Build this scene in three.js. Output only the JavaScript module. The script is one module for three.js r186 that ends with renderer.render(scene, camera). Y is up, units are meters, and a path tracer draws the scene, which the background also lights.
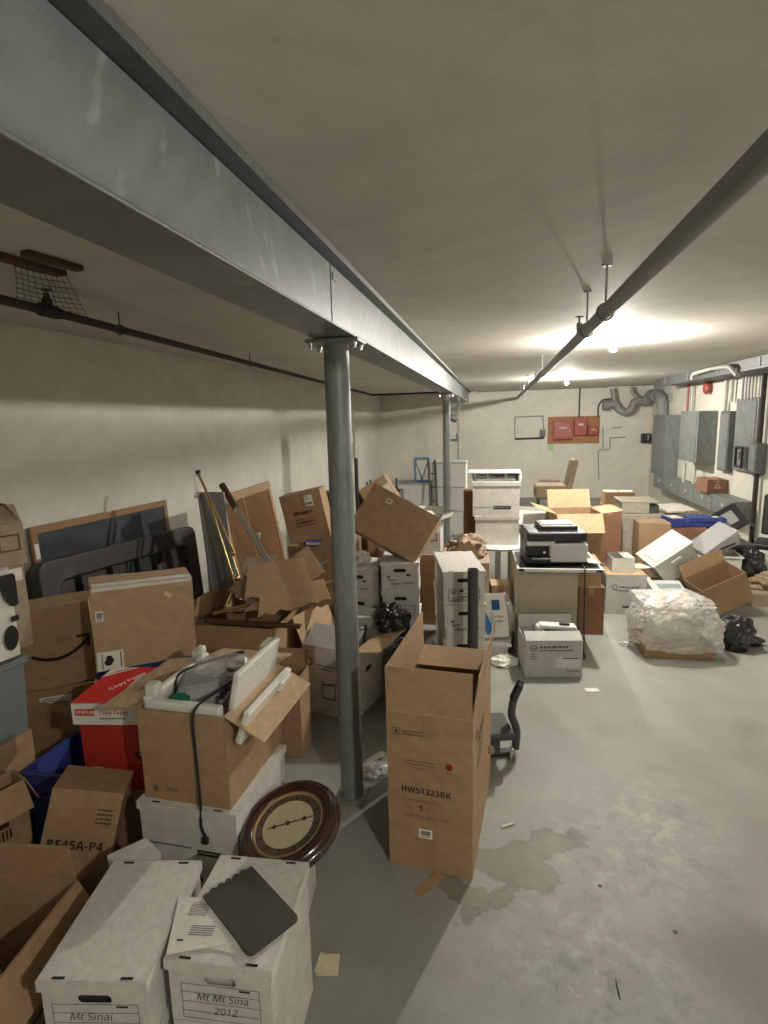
import * as THREE from 'three';
import { RoundedBoxGeometry } from 'three/addons/geometries/RoundedBoxGeometry.js';
import { ImprovedNoise } from 'three/addons/math/ImprovedNoise.js';
import { mergeGeometries, mergeVertices, toCreasedNormals } from 'three/addons/utils/BufferGeometryUtils.js';

// ------------------------------------------------------------------ camera, light, exposure
const scene = new THREE.Scene();
scene.background = new THREE.Color(0x000000);
const FOCAL = 560, EYE = 2.05;
const camera = new THREE.PerspectiveCamera(2 * Math.atan(512 / FOCAL) * 180 / Math.PI, 768 / 1024, 0.05, 60);
camera.position.set(0, EYE, 0);
camera.rotation.order = 'YXZ';
camera.rotation.set(-0.1631713, 0.1971115, -0.025);
camera.updateMatrixWorld(true);
const renderer = new THREE.WebGLRenderer();
renderer.toneMapping = THREE.LinearToneMapping;
renderer.toneMappingExposure = 1.72;
renderer.shadowMap.enabled = true;
// bare bulbs in a row under the ceiling: the third hangs just behind the camera
const BULBS = [
  { p: [1.00, 2.61, -5.3], I: 11.0 },
  { p: [1.22, 2.60, -10.4], I: 15.0 },
  { p: [1.40, 2.60, 0.45], I: 5.4 },
];
const BULB_TINT = [1.0, 0.952, 0.87];

// ------------------------------------------------------------------ helpers
const R = THREE.MathUtils.degToRad;
let seed = 7;
const rnd = () => { seed = (seed * 16807) % 2147483647; return (seed - 1) / 2147483646; };
const rr = (a, b) => a + (b - a) * rnd();
const V = (x, y, z) => new THREE.Vector3(x, y, z);
const noise = new ImprovedNoise();
function ray(px, py) { return V((px - 384) / FOCAL, (512 - py) / FOCAL, -1).applyQuaternion(camera.quaternion); }
function along(d, t) { return V(d.x * t, EYE + d.y * t, d.z * t); }
const G = (px, py, h = 0) => { const d = ray(px, py); return along(d, (h - EYE) / d.y); };   // point of a horizontal plane
const at = (px, py, z) => { const d = ray(px, py); return along(d, z / d.z); };               // point of a plane across the room
const Dx = (px, py, x) => { const d = ray(px, py); return along(d, x / d.x); };               // point of a plane along the room
const taken = new Map();
function numbered(name) { const n = taken.get(name) || 0; taken.set(name, n + 1); return n ? name + '_' + String(n).padStart(3, '0') : name; }
function obj(name, geo, mat, parent) {
  const m = new THREE.Mesh(geo, mat); m.name = parent ? name : numbered(name);
  m.castShadow = m.receiveShadow = true; (parent || scene).add(m); return m;
}
function tag(o, label, category, group) { o.userData.label = label; o.userData.category = category; if (group) o.userData.group = group; return o; }
function thing(name, label, category, p = [0, 0, 0], rot = [0, 0, 0], group) {
  const g = new THREE.Group(); g.name = numbered(name); scene.add(g);
  g.position.set(...(p.isVector3 ? p.toArray() : p)); g.rotation.order = 'YXZ'; g.rotation.set(...rot);
  return tag(g, label, category, group);
}
function struct(name, geo, mat, label) { const m = obj(name, geo, mat); m.userData.kind = 'structure'; if (label) m.userData.label = label; return m; }
function uvM(geo) {                                                   // uv in metres, by the way each face points
  const g = geo.index ? geo.toNonIndexed() : geo; g.computeVertexNormals();
  const p = g.attributes.position, n = g.attributes.normal, uv = new Float32Array(p.count * 2);
  for (let i = 0; i < p.count; i += 3) {
    let nx = 0, ny = 0, nz = 0;
    for (let k = 0; k < 3; k++) { nx += Math.abs(n.getX(i + k)); ny += Math.abs(n.getY(i + k)); nz += Math.abs(n.getZ(i + k)); }
    for (let k = 0; k < 3; k++) {
      const j = i + k, x = p.getX(j), y = p.getY(j), z = p.getZ(j);
      const a = nx >= ny && nx >= nz ? [z, y] : ny >= nz ? [x, z] : [x, y];
      uv[j * 2] = a[0]; uv[j * 2 + 1] = a[1];
    }
  }
  g.setAttribute('uv', new THREE.BufferAttribute(uv, 2)); return g;
}
const bx = (w, h, d, x = 0, y = 0, z = 0, r) => { const g = new THREE.BoxGeometry(w, h, d); if (r) g.rotateX(r[0]).rotateY(r[1]).rotateZ(r[2]); g.translate(x, y, z); return uvM(g); };
const rb = (w, h, d, x = 0, y = 0, z = 0, rad = 0.006, s = 2, r) => { const g = new RoundedBoxGeometry(w, h, d, s, Math.min(rad, w / 2.1, h / 2.1, d / 2.1)); if (r) g.rotateX(r[0]).rotateY(r[1]).rotateZ(r[2]); g.translate(x, y, z); return g.index ? g.toNonIndexed() : g; };
function strip(g) { const o = g.index ? g.toNonIndexed() : g; for (const k of Object.keys(o.attributes)) if (!['position', 'normal', 'uv'].includes(k)) o.deleteAttribute(k); return o; }
const join = (...gs) => mergeGeometries(gs.flat().map(strip));
const cyl = (r1, r2, h, x = 0, y = 0, z = 0, n = 24, r) => { const g = new THREE.CylinderGeometry(r1, r2, h, n); if (r) g.rotateX(r[0]).rotateY(r[1]).rotateZ(r[2]); g.translate(x, y, z); return strip(g); };
function bar(a, b, r, n = 12, r2 = r) {                              // round bar from a to b
  const d = V().subVectors(b, a), g = new THREE.CylinderGeometry(r2, r, d.length(), n);
  g.applyQuaternion(new THREE.Quaternion().setFromUnitVectors(V(0, 1, 0), d.clone().normalize()));
  g.translate((a.x + b.x) / 2, (a.y + b.y) / 2, (a.z + b.z) / 2); return strip(g);
}
const tube = (pts, r, n = 40, m = 10, t = 0.5) => strip(new THREE.TubeGeometry(new THREE.CatmullRomCurve3(pts, false, 'catmullrom', t), n, r, m));
const V3 = (a) => a.map((p) => V(...p));
function warpBox(w, h, d, amp, s, n = 6) {                            // a carton that has been leaned on
  const g = new THREE.BoxGeometry(w, h, d, n, n, n), p = g.attributes.position;
  for (let i = 0; i < p.count; i++) {
    const x = p.getX(i), y = p.getY(i), z = p.getZ(i);
    const e = (k) => noise.noise(x * 5 + s * 3.1 + k * 7.3, y * 5 + s, z * 5 - s * 1.7) * amp;
    const base = y < -h / 2 + 1e-4 ? 0 : 1;
    p.setXYZ(i, x + e(1), y + e(2) * base, z + e(3));
  }
  const o = uvM(g); return toCreasedNormals(o, 0.7);
}
function creases(v, s, f) {                                            // sharp folds running in a few directions
  let a = 0; for (let i = 0; i < 6; i++) {
    const t = Math.sin(s * 12.9 + i * 78.2) * 43758.5, u = Math.sin(s * 7.7 + i * 37.7) * 9758.5, az = (t - Math.floor(t)) * 6.283, el = (u - Math.floor(u)) * 2 - 1, c = Math.sqrt(1 - el * el);
    const w = 0.6 * noise.noise(v.x * 1.7 + i, v.y * 1.7 + s, v.z * 1.7 - i), d = v.x * c * Math.cos(az) + v.y * el + v.z * c * Math.sin(az);
    a += (1 - Math.abs(Math.sin((d + w) * f * (0.55 + 0.17 * i) + i * 2.1))) ** 2 * (0.5 - 0.05 * i);
  } return a;
}
function lump(rx, ry, rz, s, amp = 0.12, fr = 3, ridge = 0.08, rfr = 6, flat = -0.55, detail = 24) {   // bags and crumpled stuff
  const g = mergeVertices(new THREE.IcosahedronGeometry(1, detail).deleteAttribute('normal').deleteAttribute('uv')), p = g.attributes.position, v = V();
  for (let i = 0; i < p.count; i++) {
    v.fromBufferAttribute(p, i);
    const a = noise.noise(v.x * fr + s, v.y * fr - s, v.z * fr + s * 2) * amp;
    const q = noise.noise(v.x * rfr - s * 3, v.y * rfr * 0.8 + s, v.z * rfr + 5 * s), q2 = noise.noise(v.x * rfr * 2.3 + s, v.y * rfr * 1.9, v.z * rfr * 2.3 - s);
    const k = 1 + a - creases(v, s, rfr * 0.75) * ridge * 1.1 - (1 - Math.abs(q2)) ** 4 * ridge * 0.15 + q * ridge * 0.15;
    v.multiplyScalar(k); v.y = Math.max(v.y, flat);
    p.setXYZ(i, v.x * rx, (v.y - flat) * ry, v.z * rz);
  }
  g.computeVertexNormals();
  const n = p.count, uv = new Float32Array(n * 2); for (let i = 0; i < n; i++) { uv[i * 2] = p.getX(i); uv[i * 2 + 1] = p.getY(i) + p.getZ(i); }
  g.setAttribute('uv', new THREE.BufferAttribute(uv, 2)); return g;
}
function sheet(w, d, s, amp = 0.01, n = 14, fr = 9, th = 0.0015) {     // paper or film with body: a thin bent slab lying in xz
  const g = new THREE.BoxGeometry(w, th, d, n, 1, n), p = g.attributes.position;
  for (let i = 0; i < p.count; i++) { const x = p.getX(i), z = p.getZ(i); p.setY(i, p.getY(i) + Math.abs(noise.noise(x * fr + s, s * 1.7, z * fr)) * amp); }
  return uvM(g);
}

// ------------------------------------------------------------------ textures
function grid(n, fn, srgb = true, m = n) {
  const a = new Uint8Array(n * m * 4);
  for (let j = 0; j < m; j++) for (let i = 0; i < n; i++) { const c = fn(i / n, j / m, i, j), k = (j * n + i) * 4; a[k] = Math.max(0, Math.min(255, c[0])); a[k + 1] = Math.max(0, Math.min(255, c[1])); a[k + 2] = Math.max(0, Math.min(255, c[2])); a[k + 3] = 255; }
  const t = new THREE.DataTexture(a, n, m); t.wrapS = t.wrapT = THREE.RepeatWrapping; t.magFilter = THREE.LinearFilter; t.minFilter = THREE.LinearMipmapLinearFilter; t.generateMipmaps = true;
  if (srgb) t.colorSpace = THREE.SRGBColorSpace; t.needsUpdate = true; return t;
}
const tn = (u, v, f, s = 0) => {                                      // tiling noise
  const a = u * Math.PI * 2, b = v * Math.PI * 2, r = f / (Math.PI * 2);
  return noise.noise(Math.cos(a) * r + s, Math.sin(a) * r + Math.cos(b) * r * 1.3 + s * 2, Math.sin(b) * r - s);
};
const rep = (t, w, h = w) => { t.repeat.set(1 / w, 1 / h); return t; };
const cardMap = rep(grid(384, (u, v, i, j) => {
  const k = 226 + tn(u, v, 8, 3) * 16 + tn(u, v, 40, 9) * 12 + rr(-9, 9) + (j % 6 === 0 ? -6 : 0); return [k, k * 0.985, k * 0.965];
}), 0.45);
const paperMap = rep(grid(256, (u, v) => { const k = 236 + tn(u, v, 7, 1) * 14 + tn(u, v, 30, 5) * 8 + rr(-5, 5); return [k, k * 0.992, k * 0.975]; }), 0.5);
const paintMap = rep(grid(384, (u, v) => { const k = 224 + tn(u, v, 5, 2) * 24 + tn(u, v, 22, 7) * 18 + tn(u, v, 70, 4) * 10 + rr(-7, 7); return [k, k, k * 0.985]; }), 0.7);
const plasterMap = rep(grid(512, (u, v) => { const k = 234 + tn(u, v, 4, 5) * 12 + tn(u, v, 17, 8) * 8 + tn(u, v, 60, 1) * 5 + rr(-4, 4); return [k, k * 0.993, k * 0.97]; }), 3.1);
const plasterBump = rep(grid(512, (u, v) => { const k = 128 + tn(u, v, 14, 5) * 60 + tn(u, v, 50, 8) * 50 + rr(-16, 16); return [k, k, k]; }, false), 1.3);
const woodMap = rep(grid(256, (u, v) => { const g = Math.sin((u * 40 + tn(u, v, 3, 4) * 6) * 2) * 10 + tn(u, v, 12, 2) * 22; const k = 205 + g + rr(-8, 8); return [k, k * 0.93, k * 0.83]; }), 0.25, 0.6);
const corkMap = rep(grid(256, (u, v) => { const k = 196 + tn(u, v, 40, 4) * 40 + rr(-26, 26) + tn(u, v, 5, 2) * 16; return [k, k * 0.94, k * 0.86]; }), 0.35);
const fineBump = rep(grid(256, (u, v) => { const k = 128 + tn(u, v, 40, 5) * 60 + rr(-40, 40); return [k, k, k]; }, false), 0.2);
// the concrete floor: one map for the whole slab, x -3.2..4.0, z -14.8..3.6
const FX0 = -3.2, FX1 = 4.0, FZ0 = -14.8, FZ1 = 3.6;
const fbm = (x, y, s, o = 4) => { let a = 0, k = 1; for (let i = 0; i < o; i++) { a += noise.noise(x + s, y - s, s * 0.7 + i * 3.3) * k; x *= 2.1; y *= 2.1; k *= 0.5; } return a; };
const stainC = [G(508, 862), G(478, 892), G(556, 836), G(450, 882)];
const scuffC = [G(600, 870), G(590, 960), G(640, 830)];
const floorMap = grid(720, (u, v) => {
  const x = FX0 + (FX1 - FX0) * u, z = FZ0 + (FZ1 - FZ0) * v;
  let k = 188 + fbm(x * 0.7, z * 0.7, 2.2) * 14 + fbm(x * 4, z * 4, 7) * 9 + rr(-5, 5); let w = 0;
  const edge = fbm(x * 5, z * 5, 4.4, 4) * 0.13;
  const sd = Math.min(Math.hypot((x - stainC[0].x) / 1.25, z - stainC[0].z) - 0.145, Math.hypot(x - stainC[1].x, (z - stainC[1].z)) - 0.09, Math.hypot((x - stainC[2].x) / 1.5, z - stainC[2].z) - 0.07, Math.hypot(x - stainC[3].x, z - stainC[3].z) - 0.07) + edge;
  if (sd < 0) { w = 1; k -= 27 + (sd > -0.022 ? 14 : 0); }                 // the dried spill with its darker rim
  let sc = 0; for (const c of scuffC) sc = Math.max(sc, 1 - Math.hypot(x - c.x, (z - c.z) * 0.8) / 0.5);
  if (sc > 0) { const n = fbm(x * 16, z * 16, 9.1, 3); if (n > 0.32) k += 26 * sc; if (n < -0.42) k -= 24 * sc; }   // scuffed, scraped coating
  const b = fbm(x * 1.1, z * 1.1, 5.5, 3); if (b > 0.28) { k -= (b - 0.28) * 55; w += (b - 0.28) * 1.3; }
  return [k, k * (0.995 - 0.02 * w), k * (0.955 - 0.07 * w)];
}, true, 1840);
floorMap.wrapS = floorMap.wrapT = THREE.ClampToEdgeWrapping;
const floorBump = rep(grid(512, (u, v) => { const k = 128 + tn(u, v, 9, 5) * 50 + tn(u, v, 60, 8) * 40 + rr(-20, 20); return [k, k, k]; }, false), 1.4);
const beamMap = rep(grid(512, (u, v, i, j) => {
  let k = 214 + tn(u, v, 4, 2) * 22 + tn(u, v, 24, 7) * 18 + rr(-6, 6);
  const st = tn(u, v * 0.35, 34, 11) + 0.4 * tn(u, v, 60, 3); if (st > 0.42) k += 46 * Math.min(1, (st - 0.42) * 4);   // chalky drips and rubbed spots
  return [k, k, k * 0.985];
}), 1.9, 1.9);

// ------------------------------------------------------------------ materials
const std = (o) => new THREE.MeshStandardMaterial(o);
const col = (r, g, b) => new THREE.Color().setRGB(r, g, b);
const cardM = (r, g, b) => std({ color: col(r, g, b), map: cardMap, roughness: 0.86, bumpMap: fineBump, bumpScale: 0.0006 });
const M = {
  card: cardM(0.46, 0.305, 0.175), cardLight: cardM(0.60, 0.43, 0.27), cardGrey: cardM(0.42, 0.34, 0.25), cardRed: cardM(0.31, 0.16, 0.095),
  white: std({ color: col(0.71, 0.70, 0.67), map: paperMap, roughness: 0.75 }),
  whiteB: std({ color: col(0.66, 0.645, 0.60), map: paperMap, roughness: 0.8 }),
  greyCard: std({ color: col(0.52, 0.52, 0.50), map: paperMap, roughness: 0.8 }),
  paper: std({ color: col(0.82, 0.81, 0.77), map: paperMap, roughness: 0.8 }),
  cream: std({ color: col(0.78, 0.72, 0.52), map: paperMap, roughness: 0.85 }),
  foam: std({ color: col(0.84, 0.83, 0.79), map: paperMap, roughness: 0.65 }),
  slot: std({ color: col(0.02, 0.02, 0.02), roughness: 0.9 }),
  print: std({ color: col(0.06, 0.045, 0.035), roughness: 0.8 }),
  tape: new THREE.MeshPhysicalMaterial({ color: col(0.31, 0.19, 0.10), roughness: 0.5, clearcoat: 0.15, clearcoatRoughness: 0.3 }),
  tapeClear: new THREE.MeshPhysicalMaterial({ color: col(0.74, 0.70, 0.62), roughness: 0.16, clearcoat: 0.8, clearcoatRoughness: 0.1 }),
  black: std({ color: col(0.022, 0.022, 0.023), roughness: 0.45 }),
  blackGloss: new THREE.MeshPhysicalMaterial({ color: col(0.018, 0.018, 0.02), roughness: 0.22, clearcoat: 0.5 }),
  bag: new THREE.MeshPhysicalMaterial({ color: col(0.012, 0.012, 0.013), roughness: 0.28, clearcoat: 0.3 }),
  charcoal: std({ color: col(0.055, 0.055, 0.055), roughness: 0.6 }),
  trayPl: std({ color: col(0.028, 0.027, 0.025), roughness: 0.5, bumpMap: fineBump, bumpScale: 0.0008 }),
  slate: std({ color: col(0.052, 0.064, 0.075), map: paintMap, roughness: 0.9 }),
  whitePl: std({ color: col(0.64, 0.64, 0.61), roughness: 0.42 }),
  beige: std({ color: col(0.56, 0.52, 0.43), map: paintMap, roughness: 0.55 }),
  beigeD: std({ color: col(0.46, 0.41, 0.32), map: plasterMap, roughness: 0.6 }),
  greyPl: std({ color: col(0.36, 0.365, 0.36), roughness: 0.5 }),
  darkGreyPl: std({ color: col(0.15, 0.155, 0.155), roughness: 0.5 }),
  steel: std({ color: col(0.28, 0.305, 0.305), map: paintMap, roughness: 0.42, metalness: 0.1, bumpMap: fineBump, bumpScale: 0.0006 }),
  beam: std({ color: col(0.24, 0.265, 0.262), map: beamMap, roughness: 0.4, metalness: 0.15, bumpMap: fineBump, bumpScale: 0.0008 }),
  panel: std({ color: col(0.235, 0.255, 0.25), map: paintMap, roughness: 0.5, metalness: 0.1 }),
  panelD: std({ color: col(0.13, 0.14, 0.14), map: paintMap, roughness: 0.5, metalness: 0.1 }),
  pipeDark: std({ color: col(0.045, 0.038, 0.03), map: paintMap, roughness: 0.75 }),
  pipeGrey: std({ color: col(0.31, 0.315, 0.305), map: paintMap, roughness: 0.55 }),
  pipeWhite: std({ color: col(0.66, 0.65, 0.61), map: paintMap, roughness: 0.5 }),
  rustWood: std({ color: col(0.155, 0.08, 0.035), map: woodMap, roughness: 0.85 }),
  wood: std({ color: col(0.42, 0.265, 0.14), map: woodMap, roughness: 0.7 }),
  woodPale: std({ color: col(0.52, 0.40, 0.26), map: woodMap, roughness: 0.7 }),
  ply: std({ color: col(0.55, 0.31, 0.17), map: woodMap, roughness: 0.75 }),
  cork: std({ color: col(0.29, 0.165, 0.085), map: corkMap, roughness: 0.95, bumpMap: fineBump, bumpScale: 0.001 }),
  brass: std({ color: col(0.62, 0.47, 0.24), roughness: 0.28, metalness: 0.95 }),
  chrome: std({ color: col(0.72, 0.72, 0.72), roughness: 0.22, metalness: 0.95 }),
  tubeBrown: std({ color: col(0.07, 0.038, 0.02), roughness: 0.4 }),
  wire: std({ color: col(0.05, 0.045, 0.04), roughness: 0.7 }),
  red: std({ color: col(0.56, 0.035, 0.022), roughness: 0.55 }),
  redAlarm: std({ color: col(0.32, 0.06, 0.05), roughness: 0.4 }),
  redBox: std({ color: col(0.42, 0.028, 0.02), roughness: 0.6 }),
  blue: std({ color: col(0.03, 0.05, 0.22), roughness: 0.5 }),
  bluePipe: std({ color: col(0.13, 0.27, 0.40), roughness: 0.45 }),
  green: std({ color: col(0.01, 0.17, 0.10), roughness: 0.45 }),
  greenTag: std({ color: col(0.35, 0.55, 0.25), roughness: 0.7 }),
  tote: std({ color: col(0.16, 0.19, 0.18), roughness: 0.4 }),
  totePale: std({ color: col(0.58, 0.60, 0.52), roughness: 0.45 }),
  clearBin: new THREE.MeshPhysicalMaterial({ color: col(0.72, 0.72, 0.70), roughness: 0.25, transmission: 0.55, thickness: 0 }),
  film: new THREE.MeshPhysicalMaterial({ color: col(0.93, 0.92, 0.89), roughness: 0.32, transmission: 0.74, thickness: 0, clearcoat: 1.0, clearcoatRoughness: 0.07 }),
  glassTint: new THREE.MeshPhysicalMaterial({ color: col(0.32, 0.40, 0.38), roughness: 0.08, clearcoat: 1 }),
  brownGloss: new THREE.MeshPhysicalMaterial({ color: col(0.042, 0.016, 0.010), roughness: 0.25, clearcoat: 0.9, clearcoatRoughness: 0.12 }),
  dial: std({ color: col(0.66, 0.60, 0.42), map: paperMap, roughness: 0.6 }),
  dialRing: std({ color: col(0.10, 0.075, 0.05), roughness: 0.4 }),
  folder: std({ color: col(0.055, 0.052, 0.047), roughness: 0.85, bumpMap: fineBump, bumpScale: 0.0006 }),
  bagPaper: std({ color: col(0.36, 0.26, 0.19), map: paperMap, roughness: 0.8 }),
  cloth: std({ color: col(0.50, 0.44, 0.33), map: corkMap, roughness: 0.95 }),
  cable: std({ color: col(0.018, 0.017, 0.016), roughness: 0.5 }),
  bulb: std({ color: col(0.9, 0.9, 0.88), emissive: new THREE.Color(...BULB_TINT), emissiveIntensity: 60, roughness: 0.3 }),
  porcelain: std({ color: col(0.78, 0.77, 0.73), roughness: 0.3 }),
  wall: std({ color: col(0.74, 0.725, 0.67), map: plasterMap, roughness: 0.8, bumpMap: plasterBump, bumpScale: 0.0012 }),
  ceil: std({ color: col(0.74, 0.725, 0.68), map: plasterMap, roughness: 0.8, bumpMap: plasterBump, bumpScale: 0.0006 }),
  floor: std({ color: col(0.50, 0.505, 0.495), map: floorMap, roughness: 0.55, bumpMap: floorBump, bumpScale: 0.002 }),
  crack: std({ color: col(0.12, 0.11, 0.095), roughness: 0.95 }),
};
// print: lettering and marks on a thin clear-backed sheet that lies on a face
function canvasTex(w, h, draw) {
  const c = document.createElement('canvas'); c.width = w; c.height = h; const g = c.getContext('2d'); g.clearRect(0, 0, w, h); draw(g, w, h);
  const t = new THREE.CanvasTexture(c); t.colorSpace = THREE.SRGBColorSpace; return t;
}
const decals = new Set();
const printMat = (w, h, draw, o = {}) => { const m = std({ map: canvasTex(w, h, draw), transparent: true, roughness: 0.8, ...o }); decals.add(m); return m; };
const scribble = (g, x, y, w, n, s, amp) => { g.beginPath(); for (let i = 0; i <= n; i++) { const t = i / n; g.lineTo(x + t * w + Math.sin(i * 2.1 + s) * amp * 0.5, y + Math.sin(i * 1.7 + s * 3) * amp); } g.stroke(); };
const greek = (g, x, y, w, h, s) => { let k = x; let q = s; while (k < x + w) { q = (q * 16807) % 2147483647; const l = h * (0.5 + (q % 100) / 60); g.fillRect(k, y + (q % 3) * h * 0.06, Math.min(l, x + w - k), h * 0.8); k += l + h * 0.28; } };

// ------------------------------------------------------------------ builders of cartons and file boxes
const T = 0.005;
const sideOf = { f: [0, 0, 1], b: [0, 0, -1], l: [-1, 0, 0], r: [1, 0, 0] };
function onFace(parent, w, h, d, face, u, v, pw, ph, mat, name = 'print', off = 0.0025, spin = 0) {   // u from the middle, v above the base
  const g = name === 'print' ? new THREE.PlaneGeometry(pw, ph) : decals.has(mat) ? new THREE.BoxGeometry(pw, ph, 0.0016) : uvM(new THREE.BoxGeometry(pw, ph, 0.0016));
  if (spin) g.rotateZ(spin);
  const m = obj(name, g, mat, parent);
  if (face === 't') { m.rotation.x = -Math.PI / 2; m.position.set(u, h + off, d / 2 - v); }
  else if (face === 'f') m.position.set(u, v, d / 2 + off);
  else if (face === 'b') { m.rotation.y = Math.PI; m.position.set(-u, v, -d / 2 - off); }
  else if (face === 'l') { m.rotation.y = -Math.PI / 2; m.position.set(-w / 2 - off, v, u); }
  else { m.rotation.y = Math.PI / 2; m.position.set(w / 2 + off, v, -u); }
  return m;
}
function addFlap(parent, w, h, d, side, deg, len, mat, name = 'flap') {                // deg: 0 upright, 90 flat outward, 180 hanging down, negative inward
  const long = side === 'f' || side === 'b' ? w : d, g = bx(long - 0.006, len, T, 0, len / 2, 0);
  const f = obj(name, g, mat, parent); f.rotation.order = 'YXZ';
  const yaw = { f: 0, r: Math.PI / 2, b: Math.PI, l: -Math.PI / 2 }[side], k = (side === 'f' || side === 'b' ? d : w) / 2 - T / 2 + (deg > 120 ? T : 0);
  f.rotation.y = yaw; f.rotation.x = R(deg); f.position.set(Math.sin(yaw) * k, h + 0.001, Math.cos(yaw) * k);
  return f;
}
function carton(label, o) {
  const { p, yaw = 0, rx = 0, rz = 0, w, h, d, mat = M.card, open, flaps = {}, flapMat, name = 'cardboard_box', cat = 'box', group, tape = true, amp = 0.004, fl } = o;
  const t = thing(name, label, cat, p, [rx, yaw, rz], group);
  if (open) {
    obj('body', join(bx(w, h, T, 0, h / 2, d / 2 - T / 2), bx(w, h, T, 0, h / 2, -d / 2 + T / 2), bx(T, h, d - 2 * T, -w / 2 + T / 2, h / 2, 0), bx(T, h, d - 2 * T, w / 2 - T / 2, h / 2, 0), bx(w - 2 * T, T, d - 2 * T, 0, T / 2, 0)), mat, t);
    const len = fl || Math.min(w, d) / 2;
    for (const s of Object.keys(flaps)) addFlap(t, w, h, d, s, flaps[s], len, flapMat || mat);
  } else {
    const g = warpBox(w, h, d, amp, (p.isVector3 ? p.x + p.z : p[0] + p[2]) * 3); g.translate(0, h / 2, 0); obj('body', g, mat, t);
    if (tape) { obj('tape', join(bx(0.05, 0.0016, d + 0.004, 0, h + 0.002, 0), bx(0.05, 0.07, 0.0016, 0, h - 0.034, d / 2 + 0.003)), M.tape, t); }
  }
  for (const q of o.prints || []) onFace(t, w, h, d, q.face || 'f', q.u || 0, q.v, q.w, q.h, q.mat, q.name || 'print', q.off || (open ? 0.0012 : 0.005), q.spin || 0);
  return t;
}
function slotWall(w, h, sw, sh, sy, t) {
  const s = new THREE.Shape(); s.moveTo(-w / 2, 0); s.lineTo(w / 2, 0); s.lineTo(w / 2, h); s.lineTo(-w / 2, h); s.closePath();
  const k = new THREE.Path(), r = sh / 2; k.absarc(-sw / 2 + r, sy, r, Math.PI / 2, Math.PI * 1.5); k.absarc(sw / 2 - r, sy, r, -Math.PI / 2, Math.PI / 2); k.closePath(); s.holes.push(k);
  return uvM(new THREE.ExtrudeGeometry(s, { depth: t, bevelEnabled: false, curveSegments: 6 }));
}
function fileBox(label, o) {                                          // white archive box with a lift-off lid and a hand slot in each end
  const { p, yaw = 0, rx = 0, rz = 0, w = 0.30, h = 0.26, d = 0.44, mat = M.white, lid = true, slotFill, group = 'white file boxes', grip = true } = o;
  const t = thing('file_box', label, 'file box', p, [rx, yaw, rz], group);
  const bw = w - 0.016, bd = d - 0.016, bh = h - 0.004, sy = bh - 0.062;
  const end = grip ? slotWall(bw, bh, 0.1, 0.03, sy, T) : bx(bw, bh, T, 0, bh / 2, T / 2), end2 = end.clone();
  end.translate(0, 0, bd / 2 - T); end2.translate(0, 0, -bd / 2);
  obj('body', join(end, end2, bx(T, bh, bd - 2 * T, -bw / 2 + T / 2, bh / 2, 0), bx(T, bh, bd - 2 * T, bw / 2 - T / 2, bh / 2, 0), bx(bw - 2 * T, T, bd - 2 * T, 0, T / 2, 0)), mat, t);
  if (grip) obj('hand_slot', bx(0.13, 0.05, 0.003, 0, sy, bd / 2 - T - 0.012), slotFill || M.slot, t);
  if (lid) {
    const lh = 0.034, y = h - lh / 2, L = obj('lid', join(rb(w, 0.006, d, 0, h - 0.003, 0, 0.003, 1), bx(w, lh, 0.004, 0, y, d / 2 - 0.002), bx(w, lh, 0.004, 0, y, -d / 2 + 0.002), bx(0.004, lh, d - 0.008, -w / 2 + 0.002, y, 0), bx(0.004, lh, d - 0.008, w / 2 - 0.002, y, 0)), mat, t);
    for (const [sx, sz] of [[-1, 1], [1, 1], [-1, -1], [1, -1]]) obj('tab_slot', bx(0.035, 0.003, 0.007, sx * w * 0.31, h + 0.0005, sz * (d / 2 - 0.012)), M.slot, L);
  }
  for (const q of o.prints || []) onFace(t, bw, bh, bd, q.face || 'f', q.u || 0, q.v, q.w, q.h, q.mat, q.name || 'print', q.off || 0.0012);
  return t;
}
// front bottom (or top) edge given at height h -> base centre, turn and width
function edge(x1, y1, x2, y2, h, d) {
  const a = G(x1, y1, h), b = G(x2, y2, h), yaw = Math.atan2(-(b.z - a.z), b.x - a.x), w = Math.hypot(b.x - a.x, b.z - a.z);
  return { yaw, w, p: [(a.x + b.x) / 2 - Math.sin(yaw) * d / 2, h, (a.z + b.z) / 2 - Math.cos(yaw) * d / 2], d };
}
const lift = (e, y) => [e.p[0], y, e.p[2]];

// ------------------------------------------------------------------ the room
const CEIL = 2.70, LX = -2.95, RX = 3.70, BZ = -14.6, FZ = 3.4, TH = 0.2;
const slab = bx(FX1 - FX0, TH, FZ1 - FZ0, (FX0 + FX1) / 2, -TH / 2, (FZ0 + FZ1) / 2);
{ const p = slab.attributes.position, uv = slab.attributes.uv; for (let i = 0; i < p.count; i++) uv.setXY(i, (p.getX(i) - FX0) / (FX1 - FX0), (p.getZ(i) - FZ0) / (FZ1 - FZ0)); }
struct('floor', slab, M.floor, 'grey coated concrete floor with stains and scuffs');
struct('ceiling', bx(RX - LX + 2 * TH, TH, FZ - BZ + 2 * TH, (LX + RX) / 2, CEIL + TH / 2, (FZ + BZ) / 2), M.ceil, 'plain painted basement ceiling');
struct('wall_left', bx(TH, CEIL, FZ - BZ, LX - TH / 2, CEIL / 2, (FZ + BZ) / 2), M.wall, 'off-white painted long wall behind the leaning boards');
const wallBack = struct('wall_back', bx(RX - LX + 2 * TH, CEIL, TH, (LX + RX) / 2, CEIL / 2, BZ - TH / 2), M.wall, 'off-white end wall with red alarm boxes');
struct('wall_right', bx(TH, CEIL, FZ - BZ, RX + TH / 2, CEIL / 2, (FZ + BZ) / 2), M.wall, 'off-white wall carrying grey electrical cabinets');
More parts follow.
